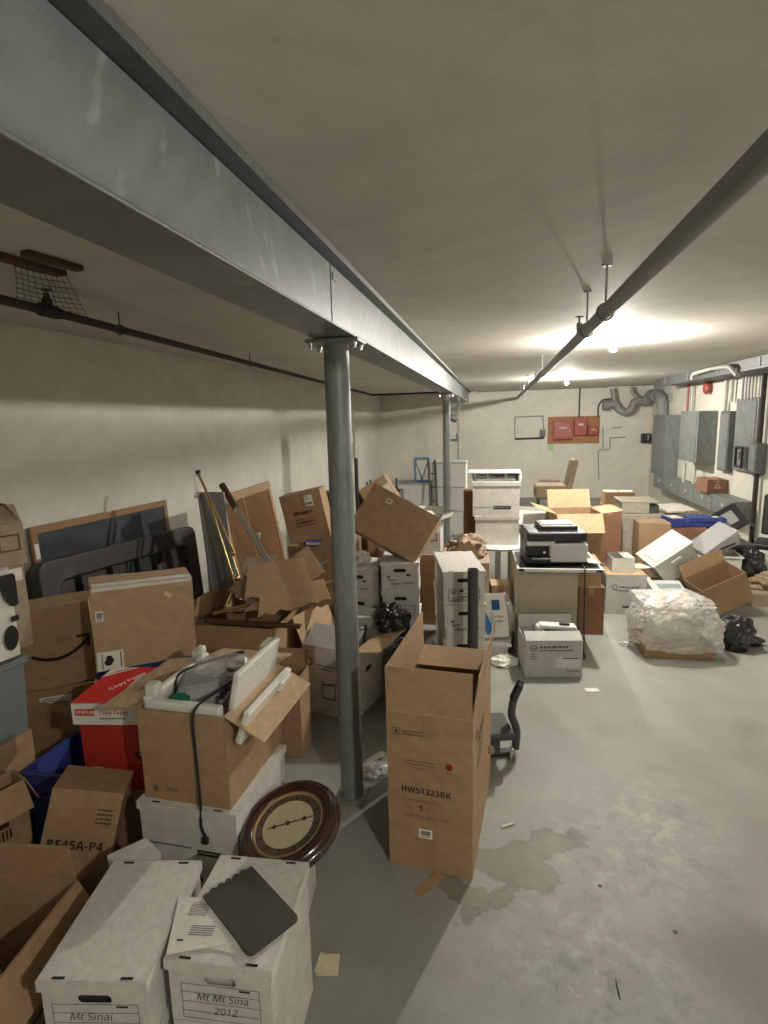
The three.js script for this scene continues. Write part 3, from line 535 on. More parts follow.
{
  const p = at(289, 826, -1.90), n = V(-0.25, 0.90, 0.37).normalize().applyQuaternion(camera.quaternion);
  const t = thing('wall_clock', 'round glossy dark brown wall clock propped face up', 'clock', p);
  t.quaternion.setFromUnitVectors(V(0, 1, 0), n); const r = 0.212;
  const lathe = (a) => strip(new THREE.LatheGeometry(a.map((q) => new THREE.Vector2(q[0] * r, q[1])), 64));
  obj('rim', lathe([[0.0, -0.03], [0.9, -0.03], [1.0, -0.015], [1.0, 0.005], [0.97, 0.016], [0.93, 0.014], [0.9, 0.024], [0.86, 0.03], [0.8, 0.028], [0.78, 0.02], [0.74, 0.024], [0.7, 0.022], [0.68, 0.012]]), M.brownGloss, t);
  obj('bezel', lathe([[0.69, 0.012], [0.69, 0.02], [0.66, 0.021], [0.64, 0.012]]), M.woodPale, t);
  obj('chapter_ring', lathe([[0.655, 0.012], [0.655, 0.0125], [0.48, 0.0125], [0.48, 0.010]]), M.dialRing, t);
  obj('dial', lathe([[0.5, 0.0135], [0.0, 0.0135]].reverse()), M.dial, t);
  for (let i = 0; i < 12; i++) obj('hour_mark', bx(0.004, 0.001, 0.026, 0, 0.0128, -0.55 * r).rotateY(i * Math.PI / 6), M.brownGloss, t);
  const hd = (a, l, nm) => obj(nm, join(bx(0.005, 0.0012, l, 0, 0.017, -l / 2), bx(0.016, 0.0012, 0.016, 0, 0.017, -l * 0.66, [0, Math.PI / 4, 0])).rotateY(a), M.print, t);
  const ax = V(1, 0, 0).applyQuaternion(t.quaternion), qi = t.quaternion.clone().invert(), dir = V(0.94, 0.30, 0).applyQuaternion(camera.quaternion).applyQuaternion(qi), an = Math.atan2(-dir.x, -dir.z);
  hd(an, 0.105, 'minute_hand'); hd(an + Math.PI, 0.085, 'hour_hand'); obj('hub', cyl(0.008, 0.008, 0.006, 0, 0.017, 0, 14), M.print, t);
}
// ------------------------------------------------------------------ brown carton with electronics
{
  const e = edge(146, 797, 231, 810, 0.521, 0.5), w = e.w, h = 0.40, d = 0.5;
  const t = carton('brown open carton full of foam, cables and grey electronics', { p: e.p, yaw: e.yaw, w, h, d, open: true, flaps: { f: 178, l: 97, r: 118, b: 100 }, fl: 0.19, mat: M.card, flapMat: M.cardLight,
    prints: [{ u: -w * 0.36, v: 0.05, w: 0.035, h: 0.035, mat: printMat(48, 48, (g) => { g.strokeStyle = '#4a3420'; g.lineWidth = 5; g.beginPath(); g.arc(24, 24, 18, 0, 7); g.stroke(); g.fillStyle = '#4a3420'; g.fillRect(14, 18, 20, 14); }) }, { u: -w * 0.16, v: 0.052, w: 0.06, h: 0.02, mat: printMat(96, 32, (g) => { g.fillStyle = 'rgba(74,52,32,0.6)'; greek(g, 2, 2, 90, 9, 4); greek(g, 2, 18, 80, 9, 8); }) }] });
  t.children.filter((c) => c.name === 'flap')[0].material = M.card;
  const put = (name, label, cat, lp, lr = [0, 0, 0]) => { const g = thing(name, label, cat); t.updateMatrixWorld(true); const m = new THREE.Matrix4().compose(V(...lp), new THREE.Quaternion().setFromEuler(new THREE.Euler(...lr, 'YXZ')), V(1, 1, 1)).premultiply(t.matrixWorld); m.decompose(g.position, g.quaternion, g.scale); return g; };
  const fm = put('foam_insert', 'white foam packing tray lining the brown carton', 'foam', [0, 0, 0]);
  obj('left_wall', join(rb(0.035, 0.2, d - 0.04, -w / 2 + 0.03, h - 0.06, 0, 0.01, 2), rb(0.05, 0.05, 0.05, -w / 2 + 0.04, h + 0.06, d / 2 - 0.06, 0.008, 1), rb(0.05, 0.06, 0.05, -w / 2 + 0.04, h + 0.05, -d / 2 + 0.1, 0.008, 1)), M.foam, fm);
  obj('front_wall', join(rb(w - 0.05, 0.2, 0.035, 0, h - 0.07, d / 2 - 0.03, 0.01, 2)), M.foam, fm);
  obj('back_wall', rb(w - 0.05, 0.16, 0.035, 0, h - 0.09, -d / 2 + 0.03, 0.01, 2), M.foam, fm);
  obj('floor', rb(w - 0.06, 0.03, d - 0.06, 0, h - 0.15, 0, 0.006, 1), M.foam, fm);
  const f2 = put('foam_block', 'white foam panel standing inside the carton right side', 'foam', [w / 2 - 0.035, h - 0.14, -0.01], [0, 0, -0.22]);
  obj('panel', join(rb(0.028, 0.30, d - 0.1, 0, 0.15, 0, 0.01, 2), rb(0.05, 0.06, 0.1, -0.02, 0.26, -0.15, 0.008, 1)), M.foam, f2);
  const f3 = put('foam_block', 'white notched foam strip hanging over the carton edge', 'foam', [w / 2 + 0.045, h - 0.1, 0.0], [0, 0, -0.35]);
  obj('strip', join(rb(0.03, 0.15, d - 0.08, 0, 0.05, 0.02, 0.01, 2), rb(0.04, 0.05, 0.1, 0.012, 0.1, -0.1, 0.008, 1)), M.foam, f3);
  for (let i = 0; i < 3; i++) { const f = put('foam_chunk', ['small white foam crumb at the carton back corner', 'larger white foam crumb beside the blue board', 'white foam crumb on the carton left rim'][i], 'foam', [-w / 2 + 0.03 + i * 0.03, h + 0.055 + (i === 1 ? 0.02 : 0), -d / 2 + 0.06 + i * 0.05 - (i === 2 ? 0.0 : 0)]); obj('crumb', lump(0.022, 0.02, 0.022, i + 2, 0.3, 2, 0.1, 4, -0.7, 6), M.foam, f); }
  const dv = put('grey_device', 'rounded silver-grey device wrapped in clear film in the carton', 'device', [-0.02, h - 0.085, 0.0], [0.10, 0.45, 0.04]);
  obj('shell', rb(0.25, 0.12, 0.2, 0, 0.065, 0, 0.045, 5), M.greyPl, dv); obj('top_panel', rb(0.19, 0.012, 0.14, 0, 0.125, 0, 0.03, 4), M.clearBin, dv);
  obj('film_wrap', lump(0.15, 0.1, 0.12, 4.2, 0.1, 2, 0.1, 4, -0.7, 20).translate(0.06, 0.01, -0.07), M.film, dv);
  const gc = put('green_cap', 'small dark green plastic cap in the electronics carton', 'cap', [-w * 0.16, h - 0.02, d / 2 - 0.1], [0.5, 0.2, 0]); obj('cap', join(cyl(0.036, 0.04, 0.05, 0, 0, 0, 18), cyl(0.03, 0.036, 0.012, 0, 0.03, 0, 18)), M.green, gc); for (let i = 0; i < 10; i++) obj('rib', bx(0.006, 0.045, 0.006, 0.0395 * Math.cos(i * 0.628), 0, 0.0395 * Math.sin(i * 0.628)), M.green, gc);
  const cn = put('connector_strip', 'dark connector clips inside the carton right edge', 'connector', [w / 2 - 0.09, h + 0.01, 0.06], [0.1, 0.1, 0.2]); for (let i = 0; i < 5; i++) obj('clip', rb(0.022, 0.016, 0.018, -0.004 * (i % 2), 0.004, -0.06 + i * 0.028, 0.004, 1), M.black, cn); obj('rail', rb(0.018, 0.01, 0.15, 0, -0.01, 0, 0.003, 1), M.greyPl, cn);
  const cb = put('power_cable', 'black power cable looping out of the carton and hanging down', 'cable', [0, 0, 0]);
  const z = d / 2 + 0.012;
  obj('cord', tube(V3([[-0.12, h + 0.0, 0.1], [-0.15, h + 0.04, 0.02], [-0.1, h + 0.05, -0.08], [-0.02, h + 0.06, -0.16], [0.06, h + 0.075, -0.19], [0.02, h + 0.07, -0.1], [0.08, h + 0.06, -0.02], [0.12, h + 0.04, -0.12], [0.14, h + 0.05, -0.02], [0.1, h + 0.035, 0.1], [0.075, h + 0.03, d / 2 - 0.02], [0.07, h - 0.01, z + 0.006], [0.065, h - 0.12, z + 0.002], [0.07, h - 0.26, z + 0.004], [0.075, h - 0.4, z + 0.012], [0.07, h - 0.47, z + 0.012], [0.085, h - 0.52, z + 0.014]]), 0.0055, 160, 8), M.cable, cb);
  obj('plug', join(rb(0.026, 0.03, 0.018, 0.085, h - 0.535, z + 0.014, 0.005, 2), cyl(0.006, 0.008, 0.02, 0.085, h - 0.515, z + 0.014, 10)), M.cable, cb);
}
// ------------------------------------------------------------------ tall carton in the middle
{
  const e = edge(389, 866, 473, 876, 0, 0.76), w = e.w, h = 0.77, d = 0.76; { const k = -0.095 - e.yaw; e.yaw += k; e.p[0] -= Math.cos(e.yaw) * k * -d / 2 * -1; }
  const codePrint = printMat(320, 200, (g) => { g.fillStyle = 'rgba(44,28,18,0.92)'; g.font = 'bold 44px sans-serif'; g.fillText('HW51323BK', 6, 48); g.fillStyle = 'rgba(60,40,26,0.62)'; g.font = '28px sans-serif'; g.fillText('EU:KW10032173', 16, 98); g.fillText('QTY:', 16, 138); g.fillText('PC', 132, 138); g.fillStyle = 'rgba(44,28,18,0.95)'; g.font = 'bold 46px sans-serif'; g.fillText('1', 92, 142); g.fillStyle = 'rgba(60,40,26,0.55)'; g.font = '26px sans-serif'; g.fillText('CARTON: 40x75x38', 16, 184); });
  const carePrint = printMat(320, 96, (g) => { g.fillStyle = 'rgba(120,66,34,0.45)'; greek(g, 4, 10, 230, 12, 7); greek(g, 0, 36, 240, 12, 17); greek(g, 70, 64, 110, 11, 27); });
  const signPrint = printMat(256, 56, (g) => { g.strokeStyle = 'rgba(50,32,20,0.85)'; g.lineWidth = 3; g.strokeRect(3, 6, 42, 42); g.fillStyle = 'rgba(50,32,20,0.85)'; g.beginPath(); g.moveTo(10, 28); g.lineTo(24, 12); g.lineTo(38, 28); g.fill(); g.fillRect(14, 32, 20, 8); g.fillStyle = 'rgba(60,40,26,0.5)'; greek(g, 60, 12, 186, 14, 5); greek(g, 60, 32, 186, 14, 9); });
  const sealPrint = printMat(64, 96, (g) => { g.fillStyle = 'rgba(140,34,16,0.85)'; g.beginPath(); g.arc(32, 34, 26, 0, 7); g.fill(); g.fillStyle = 'rgba(110,60,36,0.7)'; greek(g, 10, 78, 46, 8, 3); });
  const sidePrint = printMat(256, 192, (g) => { g.fillStyle = 'rgba(44,28,18,0.8)'; greek(g, 10, 20, 60, 22, 3); g.font = 'bold 60px sans-serif'; g.fillText('HOME', 60, 96); g.fillStyle = 'rgba(50,32,20,0.6)'; greek(g, 40, 116, 180, 16, 6); greek(g, 40, 142, 150, 16, 9); greek(g, 60, 168, 120, 14, 12); });
  const t = carton('tall brown open-topped carton with printed code standing mid floor', { p: e.p, yaw: e.yaw, w, h, d, open: true, fl: 0.2, flaps: { f: -6, l: 1, r: 8, b: -99 }, mat: M.card,
    prints: [{ u: 0.01, v: 0.335, w: w * 0.76, h: w * 0.76 * 0.62, mat: codePrint }, { u: -0.02, v: 0.52, w: 0.2, h: 0.06, mat: carePrint }, { u: w * 0.23, v: 0.525, w: 0.04, h: 0.06, mat: sealPrint }, { u: -w * 0.18, v: 0.675, w: w * 0.5, h: 0.042, mat: signPrint }, { face: 'r', u: -0.12, v: 0.54, w: 0.36, h: 0.26, mat: sidePrint },
      { u: -0.02, v: 0.185, w: 0.062, h: 0.045, mat: barcode, name: 'label' }, { u: -0.03, v: 0.125, w: 0.07, h: 0.01, mat: carePrint }] });
  obj('tape', bx(0.055, 0.12, 0.0014, 0.0, h - 0.06, d / 2 + 0.001), M.tape, t); obj('tape', bx(0.055, 0.16, 0.0014, 0.0, 0.08, d / 2 + 0.001), M.tape, t);
  obj('fold_crease', bar(V(-w / 2 + 0.004, h, d / 2 + 0.001), V(w / 2 - 0.004, h, d / 2 + 0.001), 0.0035, 8), M.cardLight, t);
  obj('seam_tape', lump(0.022, 0.03, 0.012, 3, 0.2, 2, 0.1, 4, -0.7, 6).translate(w / 2 + 0.012, 0.22, -d / 2 + 0.12), M.tape, t);
}
{ // overturned swivel base beside the tall carton
  const p = G(512, 757), t = thing('castor_frame', 'black plastic chair arm with a castor behind the tall carton', 'chair part', [p.x, 0, p.z], [0, 0.25, 0]);
  obj('seat_plate', rb(0.30, 0.05, 0.26, -0.16, 0.19, -0.03, 0.02, 3), M.charcoal, t);
  obj('arm', tube(V3([[0.02, 0.06, 0.0], [0.025, 0.18, 0.0], [0.0, 0.27, -0.02], [0.02, 0.36, -0.04], [0.065, 0.46, -0.06]]), 0.024, 30, 12), M.charcoal, t);
  obj('arm_pad', rb(0.04, 0.12, 0.06, 0.035, 0.40, -0.045, 0.016, 3, [0, 0, -0.42]), M.black, t);
  obj('leg', rb(0.06, 0.17, 0.06, -0.10, 0.1, -0.03, 0.015, 2), M.charcoal, t);
  obj('foot', rb(0.16, 0.03, 0.06, -0.06, 0.017, -0.03, 0.012, 2), M.black, t);
  const c = obj('castor', join(cyl(0.028, 0.028, 0.014, 0.008, 0.029, 0.02, 20, [0, 0, Math.PI / 2]), cyl(0.028, 0.028, 0.014, -0.016, 0.029, 0.02, 20, [0, 0, Math.PI / 2])), M.greyPl, t); obj('fork', rb(0.02, 0.05, 0.03, -0.004, 0.055, 0.02, 0.006, 1), M.chrome, c);
}
{ const p = G(508, 826), t = thing('chalk_stick', 'short white stick lying on the stained floor', 'stick', [p.x, 0.006, p.z], [0, 0.55, 0]); obj('stick', cyl(0.006, 0.006, 0.07, 0, 0, 0, 12, [0, 0, Math.PI / 2]), M.paper, t); }
tag(obj('plastic_scrap', lump(0.1, 0.035, 0.09, 5.2, 0.3, 2, 0.22, 5, -0.3, 14).translate(...G(374, 772).toArray()), M.film), 'crumpled clear plastic on the floor beside the column', 'plastic');
for (const [x, y, l] of [[600, 886, 'small dark pebble of dirt on the open floor'], [618, 990, 'thin dark sliver on the near floor'], [675, 932, 'dark spot of dirt right of the scuffs']]) { const p = G(x, y); tag(obj('dirt_crumb', lump(x === 618 ? 0.004 : 0.009, 0.004, x === 618 ? 0.04 : 0.008, x, 0.3, 2, 0.1, 4, -0.5, 5).translate(p.x, 0, p.z), M.crack), l, 'dirt'); }

// ------------------------------------------------------------------ left pile
// front face by two bottom pixels at depth z (level: base is the mean)
function face(x1, x2, y, z, d, base) { const a = at(x1, y, z), b = at(x2, y, z); return { p: [(a.x + b.x) / 2, base, z - d / 2], w: b.x - a.x, d }; }
function faceTo(x1, y1, z1, x2, y2, z2, d, base) { const a = at(x1, y1, z1), b = at(x2, y2, z2), yaw = Math.atan2(-(b.z - a.z), b.x - a.x), w = Math.hypot(b.x - a.x, b.z - a.z); return { yaw, w, d, p: [(a.x + b.x) / 2 - Math.sin(yaw) * d / 2, base === undefined ? (a.y + b.y) / 2 : base, (a.z + b.z) / 2 - Math.cos(yaw) * d / 2] }; }
function plastTub(label, o) {                                         // open or lidded plastic storage tub
  const { p, yaw = 0, rx = 0, rz = 0, w, h, d, mat, lidMat, name = 'storage_tub', cat = 'storage tub', group } = o, t = thing(name, label, cat, p, [rx, yaw, rz], group), k = 0.93;
  const wallG = (W, H, th) => { const g = new THREE.BoxGeometry(W, H, th); const a = g.attributes.position; for (let i = 0; i < a.count; i++) if (a.getY(i) < 0) a.setX(i, a.getX(i) * k); return g; };
  const gs = []; for (const s of [-1, 1]) { const g = wallG(w, h, 0.006); const a = g.attributes.position; for (let i = 0; i < a.count; i++) a.setZ(i, a.getZ(i) + s * (d / 2 - 0.003) * (a.getY(i) < 0 ? k : 1)); g.translate(0, h / 2, 0); gs.push(uvM(g)); const q = wallG(d, h, 0.006); q.rotateY(Math.PI / 2); const c = q.attributes.position; for (let i = 0; i < c.count; i++) c.setX(i, c.getX(i) + s * (w / 2 - 0.003) * (c.getY(i) < 0 ? k : 1)); q.translate(0, h / 2, 0); gs.push(uvM(q)); }
  gs.push(bx(w * k, 0.006, d * k, 0, 0.003, 0)); obj('tub', join(gs), mat, t);
  obj('rim', join(rb(w + 0.03, 0.02, 0.02, 0, h - 0.01, d / 2 + 0.005, 0.007, 2), rb(w + 0.03, 0.02, 0.02, 0, h - 0.01, -d / 2 - 0.005, 0.007, 2), rb(0.02, 0.02, d + 0.02, -w / 2 - 0.005, h - 0.01, 0, 0.007, 2), rb(0.02, 0.02, d + 0.02, w / 2 + 0.005, h - 0.01, 0, 0.007, 2)), mat, t);
  for (const s of [-1, 1]) obj('handle', rb(0.12, 0.03, 0.02, 0, h * 0.75, s * (d / 2 * 0.985 + 0.008), 0.008, 2), mat, t);
  if (lidMat) obj('lid', join(rb(w + 0.035, 0.014, d + 0.035, 0, h + 0.007, 0, 0.006, 2), rb(w * 0.8, 0.012, d * 0.8, 0, h + 0.018, 0, 0.006, 2)), lidMat, t);
  return t;
}
// open carton with papers, bottom left corner
{
  const t = carton('dim brown open carton of papers at the bottom left corner', { p: [-1.70, 0, -1.24], w: 0.52, h: 0.44, d: 0.52, open: true, flaps: { b: -6, r: 150 }, fl: 0.15, mat: M.card, yaw: 0.1,
    prints: [{ face: 'r', u: 0, v: 0.2, w: 0.2, h: 0.1, mat: printMat(96, 48, (g) => { g.strokeStyle = 'rgba(30,18,8,0.7)'; g.lineWidth = 5; g.strokeRect(8, 8, 80, 32); }) }] });
  for (let i = 0; i < 3; i++) { const c = thing('crumpled_paper', ['crumpled white paper ball in the corner carton', 'flat white paper wad in the corner carton', 'torn white paper strip in the corner carton'][i], 'paper', [[-1.60, -1.79, -1.66][i], 0.006, [-1.10, -1.14, -1.31][i]], [0, i, 0]); obj('wad', lump([0.09, 0.08, 0.07][i], [0.24, 0.2, 0.16][i], [0.08, 0.08, 0.08][i], 3 + i, 0.25, 2, 0.25, 4, -0.6, 16), M.paper, c); }
}
carton('leaning brown carton stamped with big dark letters left of the file boxes', { p: [-1.76, 0.03, -1.74], w: 0.27, h: 0.58, d: 0.2, rz: -0.28, rx: -0.12, yaw: 0.45, mat: M.card, tape: false,
  prints: [{ u: 0, v: 0.36, w: 0.24, h: 0.07, mat: printMat(256, 72, (g) => { g.fillStyle = 'rgba(40,24,12,0.85)'; g.font = 'bold 52px sans-serif'; g.fillText('RF45A-P4', 6, 54); }) }, { u: 0.08, v: 0.48, w: 0.07, h: 0.08, mat: printMat(64, 72, (g) => { g.fillStyle = 'rgba(60,38,20,0.7)'; for (let i = 0; i < 4; i++) greek(g, 4, 6 + i * 16, 54, 8, 3 + i); }) }] });
carton('brown carton with open lid at the left frame edge', { ...faceTo(-70, 825, -1.5, 31, 825, -1.8, 0.12, 0), h: 0.6, open: true, flaps: { f: 150, r: 160 }, fl: 0.12, mat: M.card, name: 'cardboard_box',
  prints: [{ u: 0.06, v: 0.42, w: 0.1, h: 0.12, mat: printMat(64, 72, (g) => { g.fillStyle = 'rgba(40,24,12,0.8)'; g.fillRect(16, 6, 32, 22); for (let i = 0; i < 5; i++) g.fillRect(10 + i * 9, 34, 5, 26); }) }] });
plastTub('dark blue storage bin in the shadow of the left pile', { ...face(34, 84, 835, -1.98, 0.32, 0), h: 0.5, mat: M.blue });
carton('dark carton wedged behind the blue bin', { ...face(30, 92, 790, -2.34, 0.08, 0), h: 0.58, mat: M.card });
plastTub('grey-green plastic tote with lid at the left frame edge', { ...faceTo(-70, 700, -1.72, 29, 700, -2.12, 0.3, 0.62), h: 0.36, mat: M.tote, lidMat: M.tote });
carton('brown carton buried under the grey-green tote', { ...faceTo(-70, 700, -1.72, 27, 700, -2.12, 0.3, 0), h: 0.62, mat: M.card });
carton('dark brown carton with shipping label under the arrow carton', { ...faceTo(24, 700, -2.42, 96, 700, -2.60, 0.28, 0), h: 0.62, mat: M.card, prints: [{ u: -0.02, v: 0.52, w: 0.16, h: 0.12, mat: shipLabel, name: 'label' }] });
carton('brown carton printed with a curved smile arrow', { ...faceTo(24, 690, -2.44, 102, 690, -2.64, 0.24, 0.622), h: 0.46, rz: 0.05, mat: M.card, tape: false,
  prints: [{ u: 0.03, v: 0.22, w: 0.34, h: 0.2, mat: printMat(256, 150, (g) => { g.strokeStyle = 'rgba(24,14,8,0.88)'; g.lineWidth = 14; g.beginPath(); g.moveTo(14, 92); g.quadraticCurveTo(120, 160, 228, 52); g.stroke(); g.lineWidth = 11; g.beginPath(); g.moveTo(186, 36); g.lineTo(232, 38); g.lineTo(226, 88); g.stroke(); }) }] });
// the bright flat carton and the blue board it stands on
const eB = faceTo(95, 664, -2.4, 197, 664, -2.72, 0.26, 0.778);
carton('plain brown carton below the dark blue board', { ...faceTo(95, 665, -2.4, 197, 665, -2.72, 0.26, 0), h: 0.72, mat: M.card });
{ const t = thing('blue_board', 'flat dark blue plastic board under the bright carton', 'board', [eB.p[0], 0.723, eB.p[2]], [0, eB.yaw, 0]); obj('panel', rb(eB.w, 0.035, 0.3, 0, 0.018, 0, 0.012, 2), M.blue, t); obj('rim', join(rb(eB.w, 0.02, 0.02, 0, 0.04, 0.14, 0.006, 2), rb(eB.w, 0.02, 0.02, 0, 0.04, -0.14, 0.006, 2)), M.blue, t); }
carton('bright tan carton with shiny taped top and two white labels', { ...eB, h: 0.45, mat: M.cardLight, tape: false, amp: 0.006, rz: -0.03,
  prints: [{ u: -eB.w / 2 + 0.035, v: 0.3, w: 0.036, h: 0.055, mat: barcode, name: 'label' }, { u: -eB.w / 2 + 0.072, v: 0.055, w: 0.125, h: 0.1, mat: blotLabel, name: 'label' }, { u: 0.12, v: 0.37, w: 0.042, h: 0.022, mat: M.cream, name: 'sticker', spin: -0.7 }] });
{ const c = scene.children[scene.children.length - 1]; obj('top_tape', join(sheet(eB.w * 0.97, 0.07, 2.3, 0.004, 18, 14).translate(0, 0.453, 0.094), bx(eB.w * 0.97, 0.02, 0.0014, 0, 0.442, 0.136)), M.tapeClear, c); }
// red and white paper carton
{
  const w = 0.31, h = 0.10, d = 0.36, topPrint = printMat(256, 300, (g) => {
    g.fillStyle = '#c8281c'; g.fillRect(0, 0, 256, 300); g.fillStyle = '#ded8cc'; g.beginPath(); g.moveTo(0, 0); g.lineTo(110, 0); g.lineTo(0, 95); g.fill(); g.fillStyle = '#3a3632'; for (let i = 0; i < 4; i++) { g.save(); g.translate(8 + i * 9, 62 - i * 6); g.rotate(-0.72); greek(g, 0, 0, 70, 4, 3 + i * 3); g.restore(); }
    g.fillStyle = '#f0e6da'; g.save(); g.translate(96, 200); g.rotate(-1.1); g.font = 'bold 30px sans-serif'; g.fillText('Copy Paper', 0, 0); g.restore(); g.fillStyle = '#d8d2c6'; g.fillRect(150, 60, 86, 150); g.fillStyle = '#322f2b'; for (let i = 0; i < 10; i++) greek(g, 158, 70 + i * 13, 70, 5, 5 + i); });
  const frontPrint = printMat(256, 84, (g) => { g.fillStyle = '#dcd8ce'; g.fillRect(0, 0, 256, 84); g.fillStyle = '#c8281c'; g.fillRect(12, 22, 74, 26); g.fillStyle = '#f2e8de'; g.font = 'bold 18px sans-serif'; g.fillText('STAPLES', 15, 41); g.fillStyle = '#b03024'; g.font = 'bold 20px sans-serif'; g.fillText('Copy Paper', 104, 42); g.fillStyle = '#6a4a44'; greek(g, 104, 56, 100, 7, 5); });
  const t = thing('paper_carton', 'red and white copy paper carton on the left pile', 'box', [-1.71, 0.742, -2.20], [0.0, 0.14, 0]);
  const g = warpBox(w, h, d, 0.002, 4); g.translate(0, h / 2, 0); obj('body', g, M.white, t);
  onFace(t, w, h, d, 't', 0, d / 2, w, d, topPrint, 'print', 0.003); onFace(t, w, h, d, 'f', 0, h / 2, w, h, frontPrint, 'print', 0.003); onFace(t, w, h, d, 'r', 0, h / 2, d, h, M.red, 'side_panel', 0.002);
  const r = carton('red box with a white hexagon price mark under the paper carton', { p: [-1.63, 0.42, -2.18], w: 0.42, h: 0.318, d: 0.28, mat: M.redBox, tape: false, name: 'red_box', prints: [{ u: -0.13, v: 0.06, w: 0.1, h: 0.08, mat: printMat(96, 76, (g) => { g.fillStyle = '#d8d2c6'; g.beginPath(); g.moveTo(18, 2); g.lineTo(68, 2); g.lineTo(94, 38); g.lineTo(68, 74); g.lineTo(4, 74); g.closePath(); g.fill(); g.fillStyle = '#3a2a26'; g.font = 'bold 24px sans-serif'; g.fillText('48', 26, 34); greek(g, 18, 46, 44, 8, 3); }) }, { u: 0.02, v: 0.05, w: 0.07, h: 0.026, mat: printMat(96, 36, (g) => { g.fillStyle = 'rgba(225,190,180,0.7)'; greek(g, 4, 4, 86, 10, 7); greek(g, 4, 20, 50, 10, 9); }) }, { u: 0.1, v: 0.15, w: 0.1, h: 0.11, mat: printMat(64, 72, (g) => { g.fillStyle = 'rgba(60,20,14,0.85)'; g.beginPath(); g.ellipse(30, 22, 26, 14, 0.3, 0, 7); g.fill(); g.fillStyle = 'rgba(180,130,110,0.7)'; g.beginPath(); g.ellipse(30, 18, 14, 6, 0.3, 0, 7); g.fill(); g.fillStyle = 'rgba(60,20,14,0.85)'; g.fillRect(16, 46, 44, 9); }) }] });
  carton('brown carton holding up the red box', { p: [-1.63, 0, -2.2], w: 0.4, h: 0.42, d: 0.32, mat: M.card });
}
// stack at the left frame edge
{
  const blob = printMat(96, 160, (g) => { g.fillStyle = '#141312'; g.beginPath(); g.ellipse(78, 30, 26, 40, -0.3, 0, 7); g.fill(); g.beginPath(); g.ellipse(64, 132, 20, 26, 0.2, 0, 7); g.fill(); g.fillRect(70, 88, 22, 12); });
  const a = at(13, 600, -2.12);
  carton('white box with black printed blobs at the left frame edge', { ...faceTo(-80, 600, -1.75, 13, 600, -2.1, 0.08, 1.01), h: 0.43, mat: M.white, tape: false, prints: [{ u: 0.12, v: 0.21, w: 0.16, h: 0.36, mat: blob }] });
  const b = at(29, 600, -2.26);
  carton('plain tan carton edge beside the blob-printed box', { ...faceTo(-66, 600, -1.88, 28, 600, -2.22, 0.14, 1.01), h: 0.43, mat: M.cardGrey, tape: false, prints: [{ u: 0.14, v: 0.36, w: 0.06, h: 0.06, mat: M.tapeClear, name: 'tape' }] });
  const c = at(28, 560, -2.14);
  carton('brown open carton on top of the left edge stack', { ...faceTo(-80, 558, -1.8, 27, 558, -2.14, 0.24, 1.442), h: 0.19, mat: M.cardGrey, open: true, flaps: { f: -40, r: -30, b: 10 }, fl: 0.1, prints: [{ u: 0.08, v: 0.1, w: 0.2, h: 0.1, mat: printMat(96, 64, (g) => { g.strokeStyle = 'rgba(80,44,24,0.6)'; g.lineWidth = 4; g.strokeRect(6, 8, 40, 44); g.strokeRect(52, 8, 38, 44); }) }] });
}
// panels leaning at the left wall: local x along the panel, y up the panel, z towards the room
function lean(name, label, cat, TL, TR, drop, down) {
  const x = V().subVectors(TR, TL), L = x.length(); x.normalize(); const y = down.clone().negate(); y.addScaledVector(x, -y.dot(x)).normalize(); const z = V().crossVectors(x, y);
  const t = thing(name, label, cat); const o = TL.clone().addScaledVector(x, L / 2).addScaledVector(y, -drop); t.position.copy(o);
  t.quaternion.setFromRotationMatrix(new THREE.Matrix4().makeBasis(x, y, z)); return [t, L];
}
{
  const TL = Dx(28, 528, -2.90), TR = Dx(165, 500, -2.90), [t, L] = lean('chalkboard', 'dark slate chalkboard in a wooden frame leaning on the wall', 'chalkboard', TL, TR, 1.36, V(0.07, -1, 0)), Hh = 1.36;
  obj('slate', rb(L - 0.06, Hh - 0.06, 0.012, 0, Hh / 2, 0, 0.002, 1), M.slate, t);
  obj('top_rail', rb(L, 0.05, 0.024, 0, Hh - 0.025, 0.002, 0.004, 1), M.wood, t); obj('bottom_rail', rb(L, 0.05, 0.024, 0, 0.025, 0.002, 0.004, 1), M.wood, t);
  for (const s of [-1, 1]) obj('stile', rb(0.05, Hh - 0.1, 0.024, s * (L / 2 - 0.025), Hh / 2, 0.002, 0.004, 1), M.wood, t);
  for (const y of [1.2, 0.98]) obj('paper_label', rb(0.035, 0.1, 0.002, -L / 2 + 0.026, y, 0.016, 0.0008, 1), M.paper, t);
}
